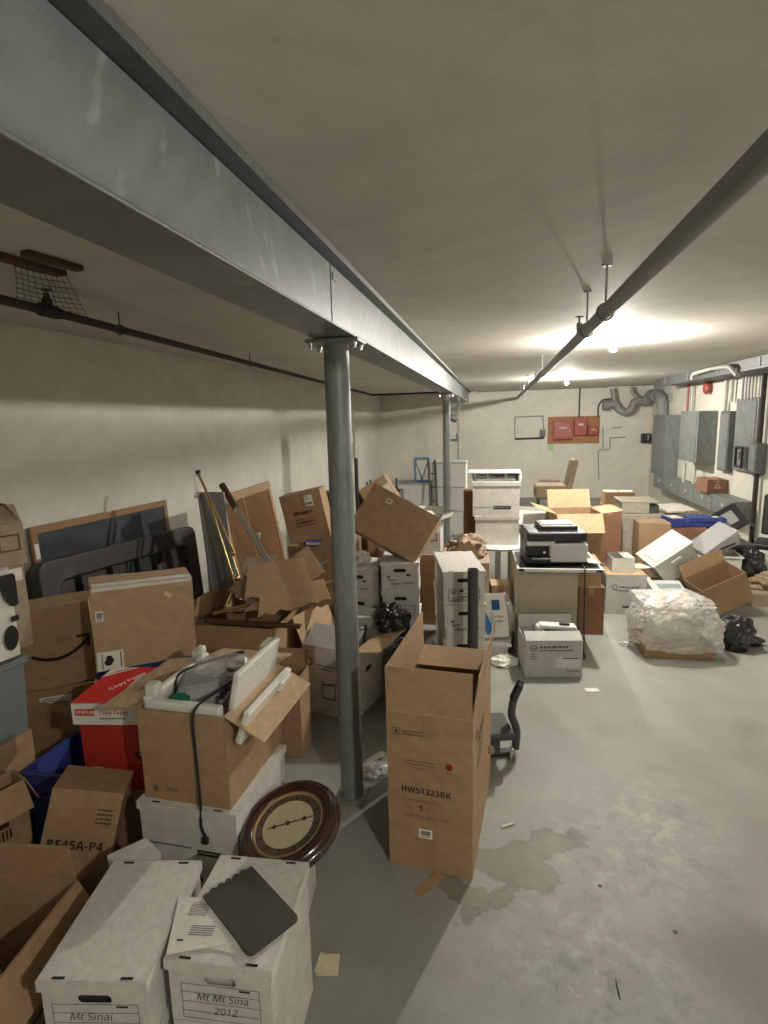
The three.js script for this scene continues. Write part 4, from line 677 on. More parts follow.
{
  const TL = Dx(33, 566, -2.74), TR = Dx(190, 527, -2.66), Hh = 1.05, [t, L] = lean('plastic_tray', 'large black moulded plastic tray leaning before the chalkboard', 'tray', TL, TR, Hh, V(0.1, -1, 0.02));
  const s = new THREE.Shape(), rr2 = (p, w, h, r, y0) => { p.moveTo(-w / 2 + r, y0); p.lineTo(w / 2 - r, y0); p.quadraticCurveTo(w / 2, y0, w / 2, y0 + r); p.lineTo(w / 2, y0 + h - r); p.quadraticCurveTo(w / 2, y0 + h, w / 2 - r, y0 + h); p.lineTo(-w / 2 + r, y0 + h); p.quadraticCurveTo(-w / 2, y0 + h, -w / 2, y0 + h - r); p.lineTo(-w / 2, y0 + r); p.quadraticCurveTo(-w / 2, y0, -w / 2 + r, y0); };
  rr2(s, L, Hh, 0.08, 0); const h = new THREE.Path(); rr2(h, L - 0.24, Hh - 0.24, 0.1, 0.12); s.holes.push(h);
  obj('rim', strip(new THREE.ExtrudeGeometry(s, { depth: 0.05, bevelEnabled: true, bevelSize: 0.012, bevelThickness: 0.012, bevelSegments: 2, curveSegments: 8 }).translate(0, 0, -0.02)), M.trayPl, t);
  obj('back_panel', rb(L - 0.1, Hh - 0.1, 0.015, 0, Hh / 2, -0.03, 0.004, 1), M.trayPl, t);
  for (let i = 0; i < 4; i++) obj('rib', rb(0.03, Hh - 0.22, 0.045, -L / 2 + 0.35 + i * (L - 0.5) / 4, Hh / 2, 0.0, 0.01, 2), M.trayPl, t);
  for (const y of [0.3, 0.72]) obj('cross_rib', rb(L - 0.24, 0.03, 0.035, 0, y, -0.005, 0.01, 2), M.trayPl, t);
  obj('latch', rb(0.09, 0.05, 0.04, L * 0.2, 0.8, 0.02, 0.01, 2), M.darkGreyPl, t);
}
{
  let [t, L] = lean('metal_sheet', 'tall plain grey metal sheet leaning beside the cork board', 'panel', at(201, 492, -4.25), at(219, 492, -4.15), 1.44, V(0.12, -1, 0.02));
  obj('sheet', rb(L + 0.08, 1.44, 0.012, 0.02, 0.72, 0, 0.003, 1), M.greyPl, t); obj('folded_edge', rb(0.02, 1.44, 0.03, -L / 2 - 0.01, 0.72, 0.012, 0.003, 1), M.greyPl, t);
  [t, L] = lean('cork_board', 'brown cork board in pale wooden frame leaning in the pile', 'board', at(218, 497, -4.36), at(268, 481, -5.0), 1.5, V(0.12, -1, 0.03)); const Hh = 1.5;
  obj('cork', rb(L - 0.05, Hh - 0.05, 0.014, 0, Hh / 2, 0, 0.002, 1), M.cork, t); obj('top_rail', rb(L, 0.075, 0.026, 0, Hh - 0.037, 0.002, 0.004, 1), M.woodPale, t); obj('bottom_rail', rb(L, 0.04, 0.026, 0, 0.02, 0.002, 0.004, 1), M.woodPale, t); for (const s of [-1, 1]) obj('stile', rb(0.035, Hh - 0.11, 0.026, s * (L / 2 - 0.017), Hh / 2 - 0.02, 0.002, 0.004, 1), M.woodPale, t);
  obj('seam', rb(0.012, Hh - 0.12, 0.004, -0.05, Hh / 2, 0.009, 0.001, 1), M.card, t);
  const e = thing('folding_easel', 'brass folding tripod easel leaning against the boards', 'easel');
  const q = (x, y, z) => at(x, y, z);
  obj('leg', bar(q(198, 473, -4.05), q(234, 553, -3.85), 0.011, 10), M.brass, e); obj('leg', bar(q(206, 492, -4.05), q(240, 600, -3.72), 0.01, 10), M.brass, e); obj('leg', bar(q(231, 553, -3.85), q(246, 600, -3.7), 0.008, 10), M.brass, e); obj('brace', bar(q(238, 577, -3.78), q(224, 610, -3.64), 0.008, 10), M.brass, e);
  for (const [x, y, z] of [[233, 553, -3.83], [237, 578, -3.76], [227, 607, -3.64]]) obj('knob', strip(new THREE.SphereGeometry(0.02, 14, 10).translate(...q(x, y, z).toArray())), M.brass, e);
  obj('hook', tube([q(198, 473, -4.05), q(195, 478, -4.02), q(197, 490, -4.02), q(194, 498, -4.0), q(201, 493, -4.02)], 0.007, 24, 8), M.chrome, e); obj('top_cap', rb(0.035, 0.03, 0.035, ...q(198, 472, -4.05).toArray(), 0.008, 2), M.pipeDark, e);
  const p = thing('mailing_tube', 'long tube, dark brown above and silver below, across the cork board', 'tube'), a = q(222, 485, -4.25), b = q(271, 566, -3.85), m = V().lerpVectors(a, b, 0.3);
  obj('dark_sleeve', bar(m, a, 0.028, 16), M.tubeBrown, p); obj('silver_tube', bar(b, m, 0.02, 16), M.chrome, p); obj('clip', rb(0.03, 0.05, 0.03, ...q(258, 536, -3.92).toArray(), 0.008, 2), M.chrome, p);
}
// ------------------------------------------------------------------ torn cardboard heap before the boards
carton('wide dark brown open carton at the foot of the cardboard heap', { p: [-1.86, 0, -3.72], w: 0.88, h: 0.70, d: 0.78, open: true, flaps: { f: 168 }, fl: 0.16, mat: M.card, yaw: -0.03 });
carton('torn brown carton lying in the wide open carton', { p: [-1.74, 0.01, -3.85], w: 0.46, h: 0.72, d: 0.38, mat: M.card, open: true, flaps: { f: 80, b: -40 }, fl: 0.18, yaw: 0.3 });
{
  const sh = (label, c, rot, pts, mat, s) => { const t = thing('cardboard_sheet', label, 'cardboard', c, rot), S = new THREE.Shape(); pts.forEach(([x, y], i) => (i ? S.lineTo(x, y) : S.moveTo(x, y))); S.closePath(); obj('sheet', uvM(new THREE.ExtrudeGeometry(S, { depth: 0.006, bevelEnabled: false })), mat, t); return t; };
  const rag = (w, h, s) => { const a = [[-w / 2, -h / 2]]; for (let i = 0; i <= 10; i++) a.push([-w / 2 + w * i / 10, -h / 2 + 0.03 * noise.noise(i * 1.7, s, 0.3) + 0.02 * (i % 2)]); a.push([w / 2, h / 2]); a.push([-w / 2 + 0.05, h / 2]); return a; };
  sh('flat brown torn cardboard sheet on top of the heap', at(276, 578, -3.62), [-1.05, 0.3, 0.15], rag(0.46, 0.34, 2), M.card);
  sh('ragged dark cardboard sheet sloping at the heap front', at(292, 598, -3.48), [-1.1, 0.25, 0.28], rag(0.5, 0.22, 7), M.card);
  sh('bent cardboard strip at the heap right side', at(316, 590, -3.9), [-0.5, -0.3, 0.35], rag(0.4, 0.3, 4), M.card);
  sh('small tan cardboard sheet beside the silver tube end', at(258, 566, -4.0), [-1.0, 0.2, 0.1], rag(0.3, 0.2, 5), M.cardGrey);
  sh('narrow torn cardboard flap left of the heap', at(246, 590, -3.6), [-0.7, -0.4, -0.3], rag(0.3, 0.16, 11), M.cardGrey);
  sh('folded dark cardboard flap at the heap centre', at(298, 572, -3.8), [-0.35, 0.5, 0.5], rag(0.34, 0.24, 13), M.card);
  sh('curled light cardboard strip low on the heap', at(272, 606, -3.42), [-1.2, 0.1, 0.1], rag(0.36, 0.1, 15), M.cardLight);
  sh('brown cardboard panel leaning on the clear bin', at(330, 560, -4.1), [-0.5, -0.2, -0.5], rag(0.4, 0.3, 17), M.card);
  const a = at(213, 614, -3.45), b = at(336, 581, -3.75), w = thing('wood_strip', 'long thin wooden strip lying across the cardboard heap', 'strip'); obj('strip', bar(a, b, 0.014, 4), M.woodPale, w);
  const d = at(236, 622, -3.35), st = thing('wood_strip', 'dark wooden batten along the wide carton rim', 'strip', [-1.6, 0.705, -3.36], [0, -0.03, 0]); obj('batten', rb(0.7, 0.025, 0.04, 0, 0.0125, 0, 0.004, 1), M.rustWood, st);
}
carton('printed brown carton with white label leaning beside the cork board', { p: [-1.83, 0.86, -5.42], w: 0.42, h: 0.5, d: 0.3, rz: 0.2, yaw: 0.12, mat: M.card, tape: false,
  prints: [{ u: 0.08, v: 0.41, w: 0.08, h: 0.11, mat: shipLabel, name: 'label' }, { u: 0.0, v: 0.25, w: 0.3, h: 0.2, mat: printMat(192, 128, (g) => { g.fillStyle = 'rgba(90,44,22,0.75)'; greek(g, 30, 20, 120, 26, 9); g.strokeStyle = 'rgba(120,50,26,0.8)'; g.lineWidth = 5; g.strokeRect(36, 74, 124, 42); greek(g, 46, 86, 100, 16, 4); }) }] });
carton('large plain brown carton under the printed leaning one', { p: [-1.72, 0, -5.40], w: 0.6, h: 0.83, d: 0.46, mat: M.card });
{ const t = thing('blue_binder', 'blue binder edge under the printed leaning carton', 'binder', [-1.68, 0.836, -5.22], [0, 0.05, 0]); obj('cover', rb(0.32, 0.045, 0.1, 0, 0.024, 0, 0.006, 2), M.blue, t); obj('pages', bx(0.3, 0.03, 0.002, 0, 0.024, 0.051), M.paper, t); }
plastTub('clear plastic bin tipped on the cardboard heap', { p: at(318, 578, -4.2).setY(0.74), w: 0.3, h: 0.2, d: 0.26, mat: M.clearBin, rz: 0.35, yaw: 0.3 });
carton('brown carton propping the clear plastic bin', { p: [-1.47, 0, -4.50], w: 0.42, h: 0.72, d: 0.45, mat: M.card, yaw: 0.02 });
{ const p = at(333, 512, -5.9), t = thing('dark_crate', 'dark brown crate just left behind the near column', 'crate', [p.x - 0.02, 0.9, -6.05]); obj('body', rb(0.3, 0.36, 0.3, 0, 0.18, 0, 0.01, 2), M.tubeBrown, t); obj('slat', rb(0.02, 0.32, 0.31, -0.12, 0.18, 0, 0.004, 1), M.greyPl, t); carton('white topped carton under the dark crate', { p: [p.x, 0, -6.05], w: 0.45, h: 0.9, d: 0.45, mat: M.cardGrey }); }
// carton behind the electronics carton
carton('plain brown carton standing between electronics carton and white carton', { ...face(255, 300, 700, -3.02, 0.18, 0), h: 0.52, mat: M.card, open: true, flaps: { f: 170, b: 20 }, fl: 0.1 });
// ------------------------------------------------------------------ white open carton behind the column
{
  const e = edge(305, 710, 355, 722, 0, 0.46), w = e.w, h = 0.5, d = 0.46;
  const t = thing('cardboard_box', 'pale grey open carton with hand holes behind the column', 'box', e.p, [0, e.yaw, 0]);
  const rw = slotWall(d - 2 * T, h, 0.1, 0.045, h * 0.6, T); rw.rotateY(Math.PI / 2); rw.translate(w / 2 - T, 0, 0);
  obj('body', join(bx(w, h, T, 0, h / 2, d / 2 - T / 2), bx(w, h, T, 0, h / 2, -d / 2 + T / 2), bx(T, h, d - 2 * T, -w / 2 + T / 2, h / 2, 0), bx(w - 2 * T, T, d - 2 * T, 0, T / 2, 0), rw), M.white, t);
  addFlap(t, w, h, d, 'l', 22, 0.2, M.cardLight); addFlap(t, w, h, d, 'r', 80, 0.2, M.cardLight); addFlap(t, w, h, d, 'f', -62, 0.2, M.greyCard); addFlap(t, w, h, d, 'b', 30, 0.15, M.greyCard);
  obj('hand_slot', bx(0.003, 0.07, 0.14, w / 2 - 0.03, h * 0.6, 0), M.slot, t);
  onFace(t, w, h, d, 'f', -0.04, 0.23, 0.3, 0.42, printMat(192, 256, (g) => { g.strokeStyle = 'rgba(60,52,46,0.8)'; g.lineWidth = 5; g.strokeRect(92, 128, 66, 62); g.beginPath(); g.moveTo(80, 110); g.lineTo(110, 128); g.lineTo(168, 116); g.stroke(); g.fillStyle = 'rgba(90,84,78,0.6)'; greek(g, 60, 40, 110, 9, 4); greek(g, 60, 56, 90, 9, 9); g.strokeStyle = 'rgba(130,104,60,0.8)'; g.lineWidth = 9; g.beginPath(); g.arc(26, 34, 16, 0, 7); g.stroke(); }), 'print', 0.0012);
  const junk = thing('curtain_rods', 'dark rods and slats sticking out of the pale carton', 'rods'); t.updateMatrixWorld(true); t.matrixWorld.decompose(junk.position, junk.quaternion, junk.scale);
  for (let i = 0; i < 6; i++) obj('rod', bar(V(-0.16 + i * 0.05, 0.012, 0.1 - i * 0.03), V(-0.02 + i * 0.045, 0.56 + 0.035 * (i % 3), -0.12 + 0.03 * i), 0.012, 8), i % 3 === 1 ? M.greyPl : M.black, junk);
}
tag(obj('trash_bag', lump(0.21, 0.3, 0.2, 1.7, 0.22, 2, 0.2, 4, -0.6, 30).translate(-0.57, 0.0, -3.88), M.bag), 'black shiny trash bag heaped before the white file boxes', 'trash bag');
tag(obj('trash_bag', lump(0.15, 0.16, 0.14, 4.7, 0.25, 2, 0.2, 4, -0.6, 26).translate(...at(392, 628, -3.92).setY(0.46).toArray()), M.bag), 'smaller black trash bag knot on top of the heap', 'trash bag');
tag(obj('trash_bag', lump(0.1, 0.28, 0.1, 6.1, 0.2, 2, 0.2, 4, -0.6, 20).translate(...at(424, 618, -3.72).setY(0.0).toArray()), M.bag), 'black bag tuft at the left edge of the central file boxes', 'trash bag');

// ------------------------------------------------------------------ file box stacks in the middle
function fileStack(n, e, top, hh, labels, prints, o = {}) { for (let i = 0; i < n; i++) { const y = top - hh * (i + 1); fileBox(labels[i], { p: lift(e, Math.max(0, y) + (n - 1 - i) * 0.0005), yaw: e.yaw + (i ? (i % 2 ? 0.018 : -0.015) : 0), w: e.w, d: e.d, h: hh, prints: prints[i] ? [{ v: hh * 0.38, w: e.w * 0.8, h: hh * 0.62, mat: prints[i] }] : [], ...o }); } }
fileStack(4, edge(380, 563, 419, 563, 0.93, 0.4), 0.93, 0.2315, ['white file box with scrawls, top of the stack under the tilted carton', 'white file box with ruled form, second in the stack under the tilted carton', 'third white file box down, behind the trash bag', 'file box at the floor behind the trash bag'], [scrawlPrint, formPrint, formPrint, null]);
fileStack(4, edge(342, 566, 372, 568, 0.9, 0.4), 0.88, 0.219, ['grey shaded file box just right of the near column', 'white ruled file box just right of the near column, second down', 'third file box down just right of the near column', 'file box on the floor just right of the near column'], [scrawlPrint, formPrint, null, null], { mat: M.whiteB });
{ const p = at(357, 562, -4.4), t = thing('crumpled_paper', 'bright crumpled white paper beside the near column on file boxes', 'paper', [p.x, 0.872, -4.42]); obj('wad', lump(0.12, 0.08, 0.12, 2.2, 0.3, 2, 0.2, 4, -0.5, 16), M.paper, t); }
const eC = edge(438, 572, 482, 572, 0.98, 0.62); eC.yaw += 0.1;
fileStack(4, eC, 0.98, 0.244, ['white file box with bright lid, top of the central tall stack', 'white file box with scrawls, second in the central tall stack', 'white file box with ruled form, third in the central tall stack', 'white file box at the floor of the central tall stack'], [formPrint, scrawlPrint, formPrint, null]);
{ const a = at(473, 569, -3.55), t = thing('black_tube', 'upright matte black tube before the central file boxes', 'tube', [a.x, 0, -3.55]); const h = a.y; obj('tube', strip(new THREE.LatheGeometry([[0.026, 0], [0.036, 0], [0.036, 0.3], [0.0345, 0.31], [0.0345, h], [0.028, h], [0.028, h - 0.2], [0, h - 0.2]].map((q) => new THREE.Vector2(...q)), 28)), M.charcoal, t); obj('collar', strip(new THREE.TorusGeometry(0.0365, 0.003, 8, 28).rotateX(Math.PI / 2).translate(0, h * 0.55, 0)), M.black, t); obj('foot', cyl(0.04, 0.06, 0.07, 0, 0.035, 0, 24), M.charcoal, t); }
// the big tilted carton lying over the stacks
{
  const c = at(394, 528, -4.38).add(V(0, 0.05, 0)), t = thing('cardboard_box', 'large tan carton tilted on its corner over the file boxes', 'box', c, [-0.42, 0.12, -0.53]);
  const g = warpBox(0.62, 0.42, 0.2, 0.005, 9); g.translate(0, 0, -0.11); obj('body', g, M.card, t); onFace(t, 0.50, 0, 0, 'f', -0.12, 0.13, 0.045, 0.04, barcode, 'label', 0.005); obj('tape', bx(0.05, 0.0016, 0.204, 0.02, 0.213, -0.11), M.tape, t);
}
// ------------------------------------------------------------------ far left: cabinets, crates, pole
{
  const a = at(387, 483, -9.7), b = at(430, 483, -9.7), w = b.x - a.x, h = a.y;
  const t = thing('storage_cabinet', 'low white cabinet with grey top left of the far column', 'cabinet', [(a.x + b.x) / 2, 0, -9.95]); obj('case', rb(w, h - 0.03, 0.5, 0, (h - 0.03) / 2, 0, 0.01, 2), M.whitePl, t); obj('top', rb(w + 0.03, 0.03, 0.54, 0, h - 0.015, 0, 0.006, 2), M.greyPl, t); for (const s of [-1, 1]) { const d = obj('door', rb(w / 2 - 0.02, h - 0.14, 0.015, s * w / 4, h / 2 - 0.02, 0.256, 0.004, 1), M.whitePl, t); obj('handle', rb(0.015, 0.1, 0.02, s * 0.04, h * 0.6, 0.27, 0.004, 1), M.chrome, d); }
  const p = at(432, 463, -9.75), q = at(466, 463, -9.75), W = q.x - p.x, Hh = p.y, f = thing('storage_cabinet', 'tall white three-section cabinet behind the far column', 'cabinet', [(p.x + q.x) / 2, 0, -10.0]);
  for (let i = 0; i < 3; i++) { const d = obj('section', rb(W, Hh / 3 - 0.008, 0.5, 0, Hh / 3 * (i + 0.5), 0, 0.01, 2), M.whitePl, f); obj('handle', rb(0.12, 0.015, 0.02, 0, Hh / 3 * (i + 0.8), 0.262, 0.004, 1), M.greyPl, d); }
  obj('top', rb(W + 0.02, 0.03, 0.52, 0, Hh, 0, 0.006, 2), M.greyPl, f);
  const s = at(414, 478, -9.7), u = at(428, 459, -9.7), sw = u.x - s.x, sh = u.y - h, st = thing('blue_stand', 'small blue folding frame standing on the low white cabinet', 'stand', [(s.x + u.x) / 2, h + 0.001, -9.85]);
  for (const k of [-1, 1]) obj('upright', bar(V(k * sw / 2, 0.0, 0), V(k * sw / 2, sh, 0), 0.022, 8), M.bluePipe, st); obj('top_bar', bar(V(-sw / 2, sh, 0), V(sw / 2, sh, 0), 0.022, 8), M.bluePipe, st); obj('brace', join(bar(V(-sw / 2, sh, 0), V(0, 0.04, 0.01), 0.014, 8), bar(V(sw / 2, sh, 0), V(0, 0.04, 0.01), 0.014, 8)), M.bluePipe, st); obj('foot_bar', bar(V(-sw / 2, 0.02, 0), V(sw / 2, 0.02, 0), 0.018, 8), M.bluePipe, st);
  const l = at(427, 461, -9.3), l2 = at(433, 505, -9.3), ld = thing('folded_ladder', 'narrow grey folded ladder leaning on the low white cabinet', 'ladder', [l2.x, 0, -9.3]); const dx = l.x - l2.x; for (const k of [0, 0.11]) obj('rail', bar(V(k, 0, 0.15), V(k + dx, l.y, -0.22), 0.02, 8), M.panelD, ld); for (let i = 1; i < 6; i++) obj('rung', bar(V(dx * i / 6, l.y * i / 6, 0.15 - 0.37 * i / 6), V(0.11 + dx * i / 6, l.y * i / 6, 0.15 - 0.37 * i / 6), 0.012, 8), M.panelD, ld);
}
{
  const p = at(356, 458, -6.36), t = thing('black_pole', 'thin black pole standing right of the near column', 'pole', [p.x, 0, -6.36]); obj('pole', cyl(0.022, 0.022, p.y - 0.02, 0, p.y / 2, 0, 14), M.black, t); obj('base', cyl(0.08, 0.09, 0.02, 0, 0.01, 0, 24), M.black, t); obj('cap', cyl(0.018, 0.024, 0.02, 0, p.y - 0.01, 0, 14), M.charcoal, t);
  carton('plain brown carton carrying the dark crates', { p: [-1.35, 0, -6.75], w: 0.55, h: 0.82, d: 0.5, mat: M.card });
  const c = thing('plastic_crate', 'dark green-black crate of bottles behind the picture box', 'crate', [-1.38, 0.82, -6.78]); obj('body', join(rb(0.5, 0.36, 0.02, 0, 0.18, 0.19, 0.006, 1), rb(0.5, 0.36, 0.02, 0, 0.18, -0.19, 0.006, 1), rb(0.02, 0.36, 0.38, -0.24, 0.18, 0, 0.006, 1), rb(0.02, 0.36, 0.38, 0.24, 0.18, 0, 0.006, 1), rb(0.46, 0.02, 0.36, 0, 0.01, 0, 0.004, 1)), M.charcoal, c);
  for (let i = 0; i < 7; i++) { const b = thing('bottle', ['leftmost dark bottle in the far crate', 'second dark bottle from the left in the far crate', 'third dark bottle from the left in the far crate', 'middle dark bottle in the far crate', 'fifth dark bottle from the left in the far crate', 'sixth dark bottle from the left in the far crate', 'rightmost dark bottle in the far crate'][i], 'bottle', [-1.56 + i * 0.062, 0.842, -6.78 + (i % 2) * 0.08], [0, 0, 0], 'bottles in the far crate'); const k = 1 + 0.12 * Math.sin(i * 2.3); obj('glass', strip(new THREE.LatheGeometry([[0, 0], [0.027, 0], [0.028, 0.3 * k], [0.012, 0.37 * k], [0.012, 0.42 * k], [0, 0.42 * k]].map((q) => new THREE.Vector2(...q)), 16)), M.blackGloss, b); obj('cap', cyl(0.014, 0.014, 0.03, 0, 0.43 * k, 0, 12), i % 2 ? M.green : M.black, b); }
  const q = at(380, 489, -6.3), pb = carton('tilted box printed with household pictures before the bottle crate', { p: [q.x + 0.06, q.y - 0.22, -6.42], w: 0.36, h: 0.34, d: 0.16, rz: 0.55, mat: M.card, tape: false, prints: [{ u: 0.02, v: 0.13, w: 0.31, h: 0.2, mat: printMat(128, 84, (g) => { g.fillStyle = '#d9d2c4'; g.fillRect(0, 0, 128, 84); g.fillStyle = '#5a4c42'; g.fillRect(30, 14, 18, 30); g.fillStyle = '#8a8078'; g.fillRect(52, 34, 44, 14); g.fillStyle = '#b7a78e'; g.beginPath(); g.arc(92, 60, 16, 0, 7); g.fill(); g.fillStyle = '#4a4038'; greek(g, 8, 66, 50, 7, 3); }) }] });
  carton('brown carton beneath the tilted picture box', { p: [q.x + 0.05, 0, -6.36], w: 0.4, h: Math.max(0.5, q.y - 0.31), d: 0.26, mat: M.card });
  const r = at(345, 505, -6.2); 
}
// papers and boxes between tilted carton and far column
{
  const a = at(388, 520, -5.35), b = at(437, 520, -5.35);
  carton('brown carton under the white paperwork box', { p: [-0.78, 0, -5.62], w: 0.6, h: 0.72, d: 0.5, mat: M.card });
  carton('white box of papers with a red rule behind the tilted carton', { p: [-0.78, 0.721, -5.62], w: 0.52, h: 0.34, d: 0.42, mat: M.white, open: true, flaps: { f: 165, r: 70, b: 60 }, fl: 0.12, prints: [{ u: 0.14, v: 0.2, w: 0.2, h: 0.16, mat: printMat(96, 76, (g) => { g.strokeStyle = '#b04038'; g.lineWidth = 5; g.strokeRect(8, 8, 80, 60); g.fillStyle = '#555'; greek(g, 16, 22, 60, 7, 4); greek(g, 16, 38, 50, 7, 6); }) }] });
  const p = thing('paper_sheet', 'loose stack of white sheets on the paperwork box', 'paper', [-0.82, 1.075, -5.62], [0.0, 0.3, 0.0]); obj('sheets', join(sheet(0.4, 0.3, 2.2, 0.02, 12, 7, 0.05)), M.paper, p);
  const r = thing('red_folder', 'red folder poking up behind the paperwork box', 'folder', [-0.62, 0.73, -5.66], [-0.1, 0.3, 0.1]); obj('cover', rb(0.2, 0.36, 0.02, -0.1, 0.18, 0, 0.004, 1), M.redBox, r);
}
{
  carton('grey-brown carton under the crumpled paper bag', { p: [-0.25, 0, -5.05], w: 0.42, h: 0.78, d: 0.36, mat: M.cardGrey });
  tag(obj('paper_bag', lump(0.21, 0.16, 0.17, 3.4, 0.3, 2, 0.3, 3, -0.5, 20).translate(-0.25, 0.782, -5.06), M.bagPaper), 'crumpled brown paper bag left of the round table', 'paper bag');
  const t = thing('cardboard_scrap', 'grey cardboard diamond leaning on the paper bag', 'cardboard', [-0.20, 0.79, -4.86], [-0.2, 0.1, 0.6]); obj('panel', rb(0.14, 0.17, 0.006, 0.03, 0.08, 0, 0.001, 1), M.card, t);
}
// ------------------------------------------------------------------ round table and its boxes
{
  const X = 0.04, Z = -5.95, t = thing('round_table', 'round white pedestal table under the stacked white boxes', 'table', [X, 0, Z]);
  obj('top', strip(new THREE.LatheGeometry([[0, 0.745], [0.47, 0.745], [0.485, 0.755], [0.485, 0.768], [0.475, 0.775], [0, 0.775]].map((q) => new THREE.Vector2(...q)), 56)), M.whitePl, t); obj('pedestal', cyl(0.03, 0.03, 0.72, 0, 0.385, 0.06, 20), M.whitePl, t); obj('base', strip(new THREE.LatheGeometry([[0, 0], [0.28, 0], [0.28, 0.015], [0.06, 0.035], [0.04, 0.07], [0, 0.07]].map((q) => new THREE.Vector2(...q)), 40).translate(0, 0, 0.06)), M.whitePl, t);
  const a = at(474, 545, -5.62), b = at(519, 545, -5.62), w = b.x - a.x, cx = (a.x + b.x) / 2;
  const stripe = [{ u: 0.06, v: 0.09, w: 0.17, h: 0.034, mat: stripePrint }, { u: -0.1, v: 0.094, w: 0.2, h: 0.006, mat: M.greyPl, name: 'line' }];
  fileBox('wide white file box lower on the round table', { p: [cx, 0.776, -5.82], w, h: 0.29, d: 0.38, grip: false, mat: M.whiteB, yaw: 0.03 });
  fileBox('wide white file box with black grip strip upper on the table', { p: [cx - 0.01, 1.067, -5.82], w: w + 0.03, h: 0.34, d: 0.38, grip: false, prints: stripe, yaw: 0.02 });
  const tr = thing('paper_tray', 'white letter tray of papers topping the table stack', 'tray', [cx - 0.01, 1.408, -5.82]); obj('tray', join(rb(w + 0.04, 0.01, 0.34, 0, 0.005, 0, 0.003, 1), rb(w + 0.04, 0.05, 0.01, 0, 0.03, -0.17, 0.003, 1), rb(0.012, 0.06, 0.34, -w / 2 - 0.015, 0.03, 0, 0.003, 1), rb(0.03, 0.1, 0.34, w / 2 + 0.01, 0.05, 0, 0.01, 2)), M.whitePl, tr); obj('papers', sheet(w - 0.06, 0.3, 1.2, 0.02, 10, 8, 0.02).translate(0, 0.022, 0), M.paper, tr); obj('clip', rb(0.09, 0.02, 0.03, 0.04, 0.055, 0.05, 0.006, 1), M.darkGreyPl, tr); obj('second_tray', rb(w + 0.08, 0.012, 0.34, -0.02, 0.095, 0.01, 0.003, 1), M.whitePl, tr); obj('spacer', join(rb(0.02, 0.08, 0.02, -w / 2 + 0.02, 0.05, 0.12, 0.003, 1), rb(0.02, 0.08, 0.02, 0.1, 0.05, 0.12, 0.003, 1), rb(0.02, 0.08, 0.02, -0.08, 0.05, 0.12, 0.003, 1)), M.whitePl, tr);
  carton('dark red-brown carton peeking left behind the table boxes', { p: [-0.25, 0.776, -6.1], w: 0.15, h: 0.5, d: 0.25, mat: M.cardRed, tape: false });
  const o = carton('open white box with a red side right of the table boxes', { p: [0.39, 0.0, -6.55], w: 0.42, h: 1.0, d: 0.3, mat: M.white, open: true, flaps: { f: 130, r: 120 }, fl: 0.2, yaw: -0.2 }); obj('red_panel', bx(0.2, 0.2, 0.003, 0.09, 0.82, 0.152), M.redBox, o);
}
// blue and white plastic package, tan carton and foam scrap between stacks
{
  carton('pale tan carton lying behind the plastic package', { p: [0.055, 0, -5.08], w: 0.17, h: 0.55, d: 0.2, mat: M.cardLight, yaw: 0.1 });
  const p = at(494, 612, -4.65), t = thing('plastic_package', 'blue and white plastic-wrapped package right of the black tube', 'package', [p.x, 0.16, -4.74], [-0.22, -0.1, 0.12]); const g = warpBox(0.27, 0.37, 0.14, 0.02, 3, 8); g.translate(0, 0.185, 0); obj('pack', g, M.paper, t);
  onFace(t, 0.27, 0.37, 0.14, 'f', 0, 0.185, 0.25, 0.35, printMat(128, 180, (g) => { g.fillStyle = '#2f6ea6'; g.save(); g.translate(30, 96); g.rotate(-0.35); g.fillRect(-14, -20, 34, 96); g.restore(); g.fillStyle = '#1d4d80'; g.fillRect(72, 20, 34, 44); g.fillStyle = '#9cb8c8'; g.fillRect(62, 76, 12, 90); g.fillStyle = '#8a8a86'; greek(g, 80, 90, 40, 8, 3); greek(g, 80, 110, 36, 8, 6); }), 'print', 0.016);
  obj('film', lump(0.08, 0.2, 0.08, 2.6, 0.12, 2, 0.15, 4, -0.8, 14).translate(0.12, 0.02, -0.03), M.film, t);
  const u = thing('white_tray', 'white plastic tray under the plastic package', 'tray', [p.x - 0.02, 0, -4.76], [0, -0.1, 0]); obj('tray', join(rb(0.34, 0.02, 0.3, 0, 0.14, 0, 0.006, 1), rb(0.3, 0.13, 0.02, 0, 0.065, 0.1, 0.004, 1), rb(0.3, 0.13, 0.02, 0, 0.065, -0.1, 0.004, 1)), M.whitePl, u); obj('rim', rb(0.37, 0.03, 0.012, 0, 0.145, 0.152, 0.005, 1), M.whitePl, u);
  tag(obj('foam_scrap', lump(0.12, 0.06, 0.09, 7.1, 0.3, 2, 0.2, 4, -0.4, 14).translate(...G(504, 664).toArray()), M.foam), 'white foam scrap on the floor right of the tall carton', 'foam');
}
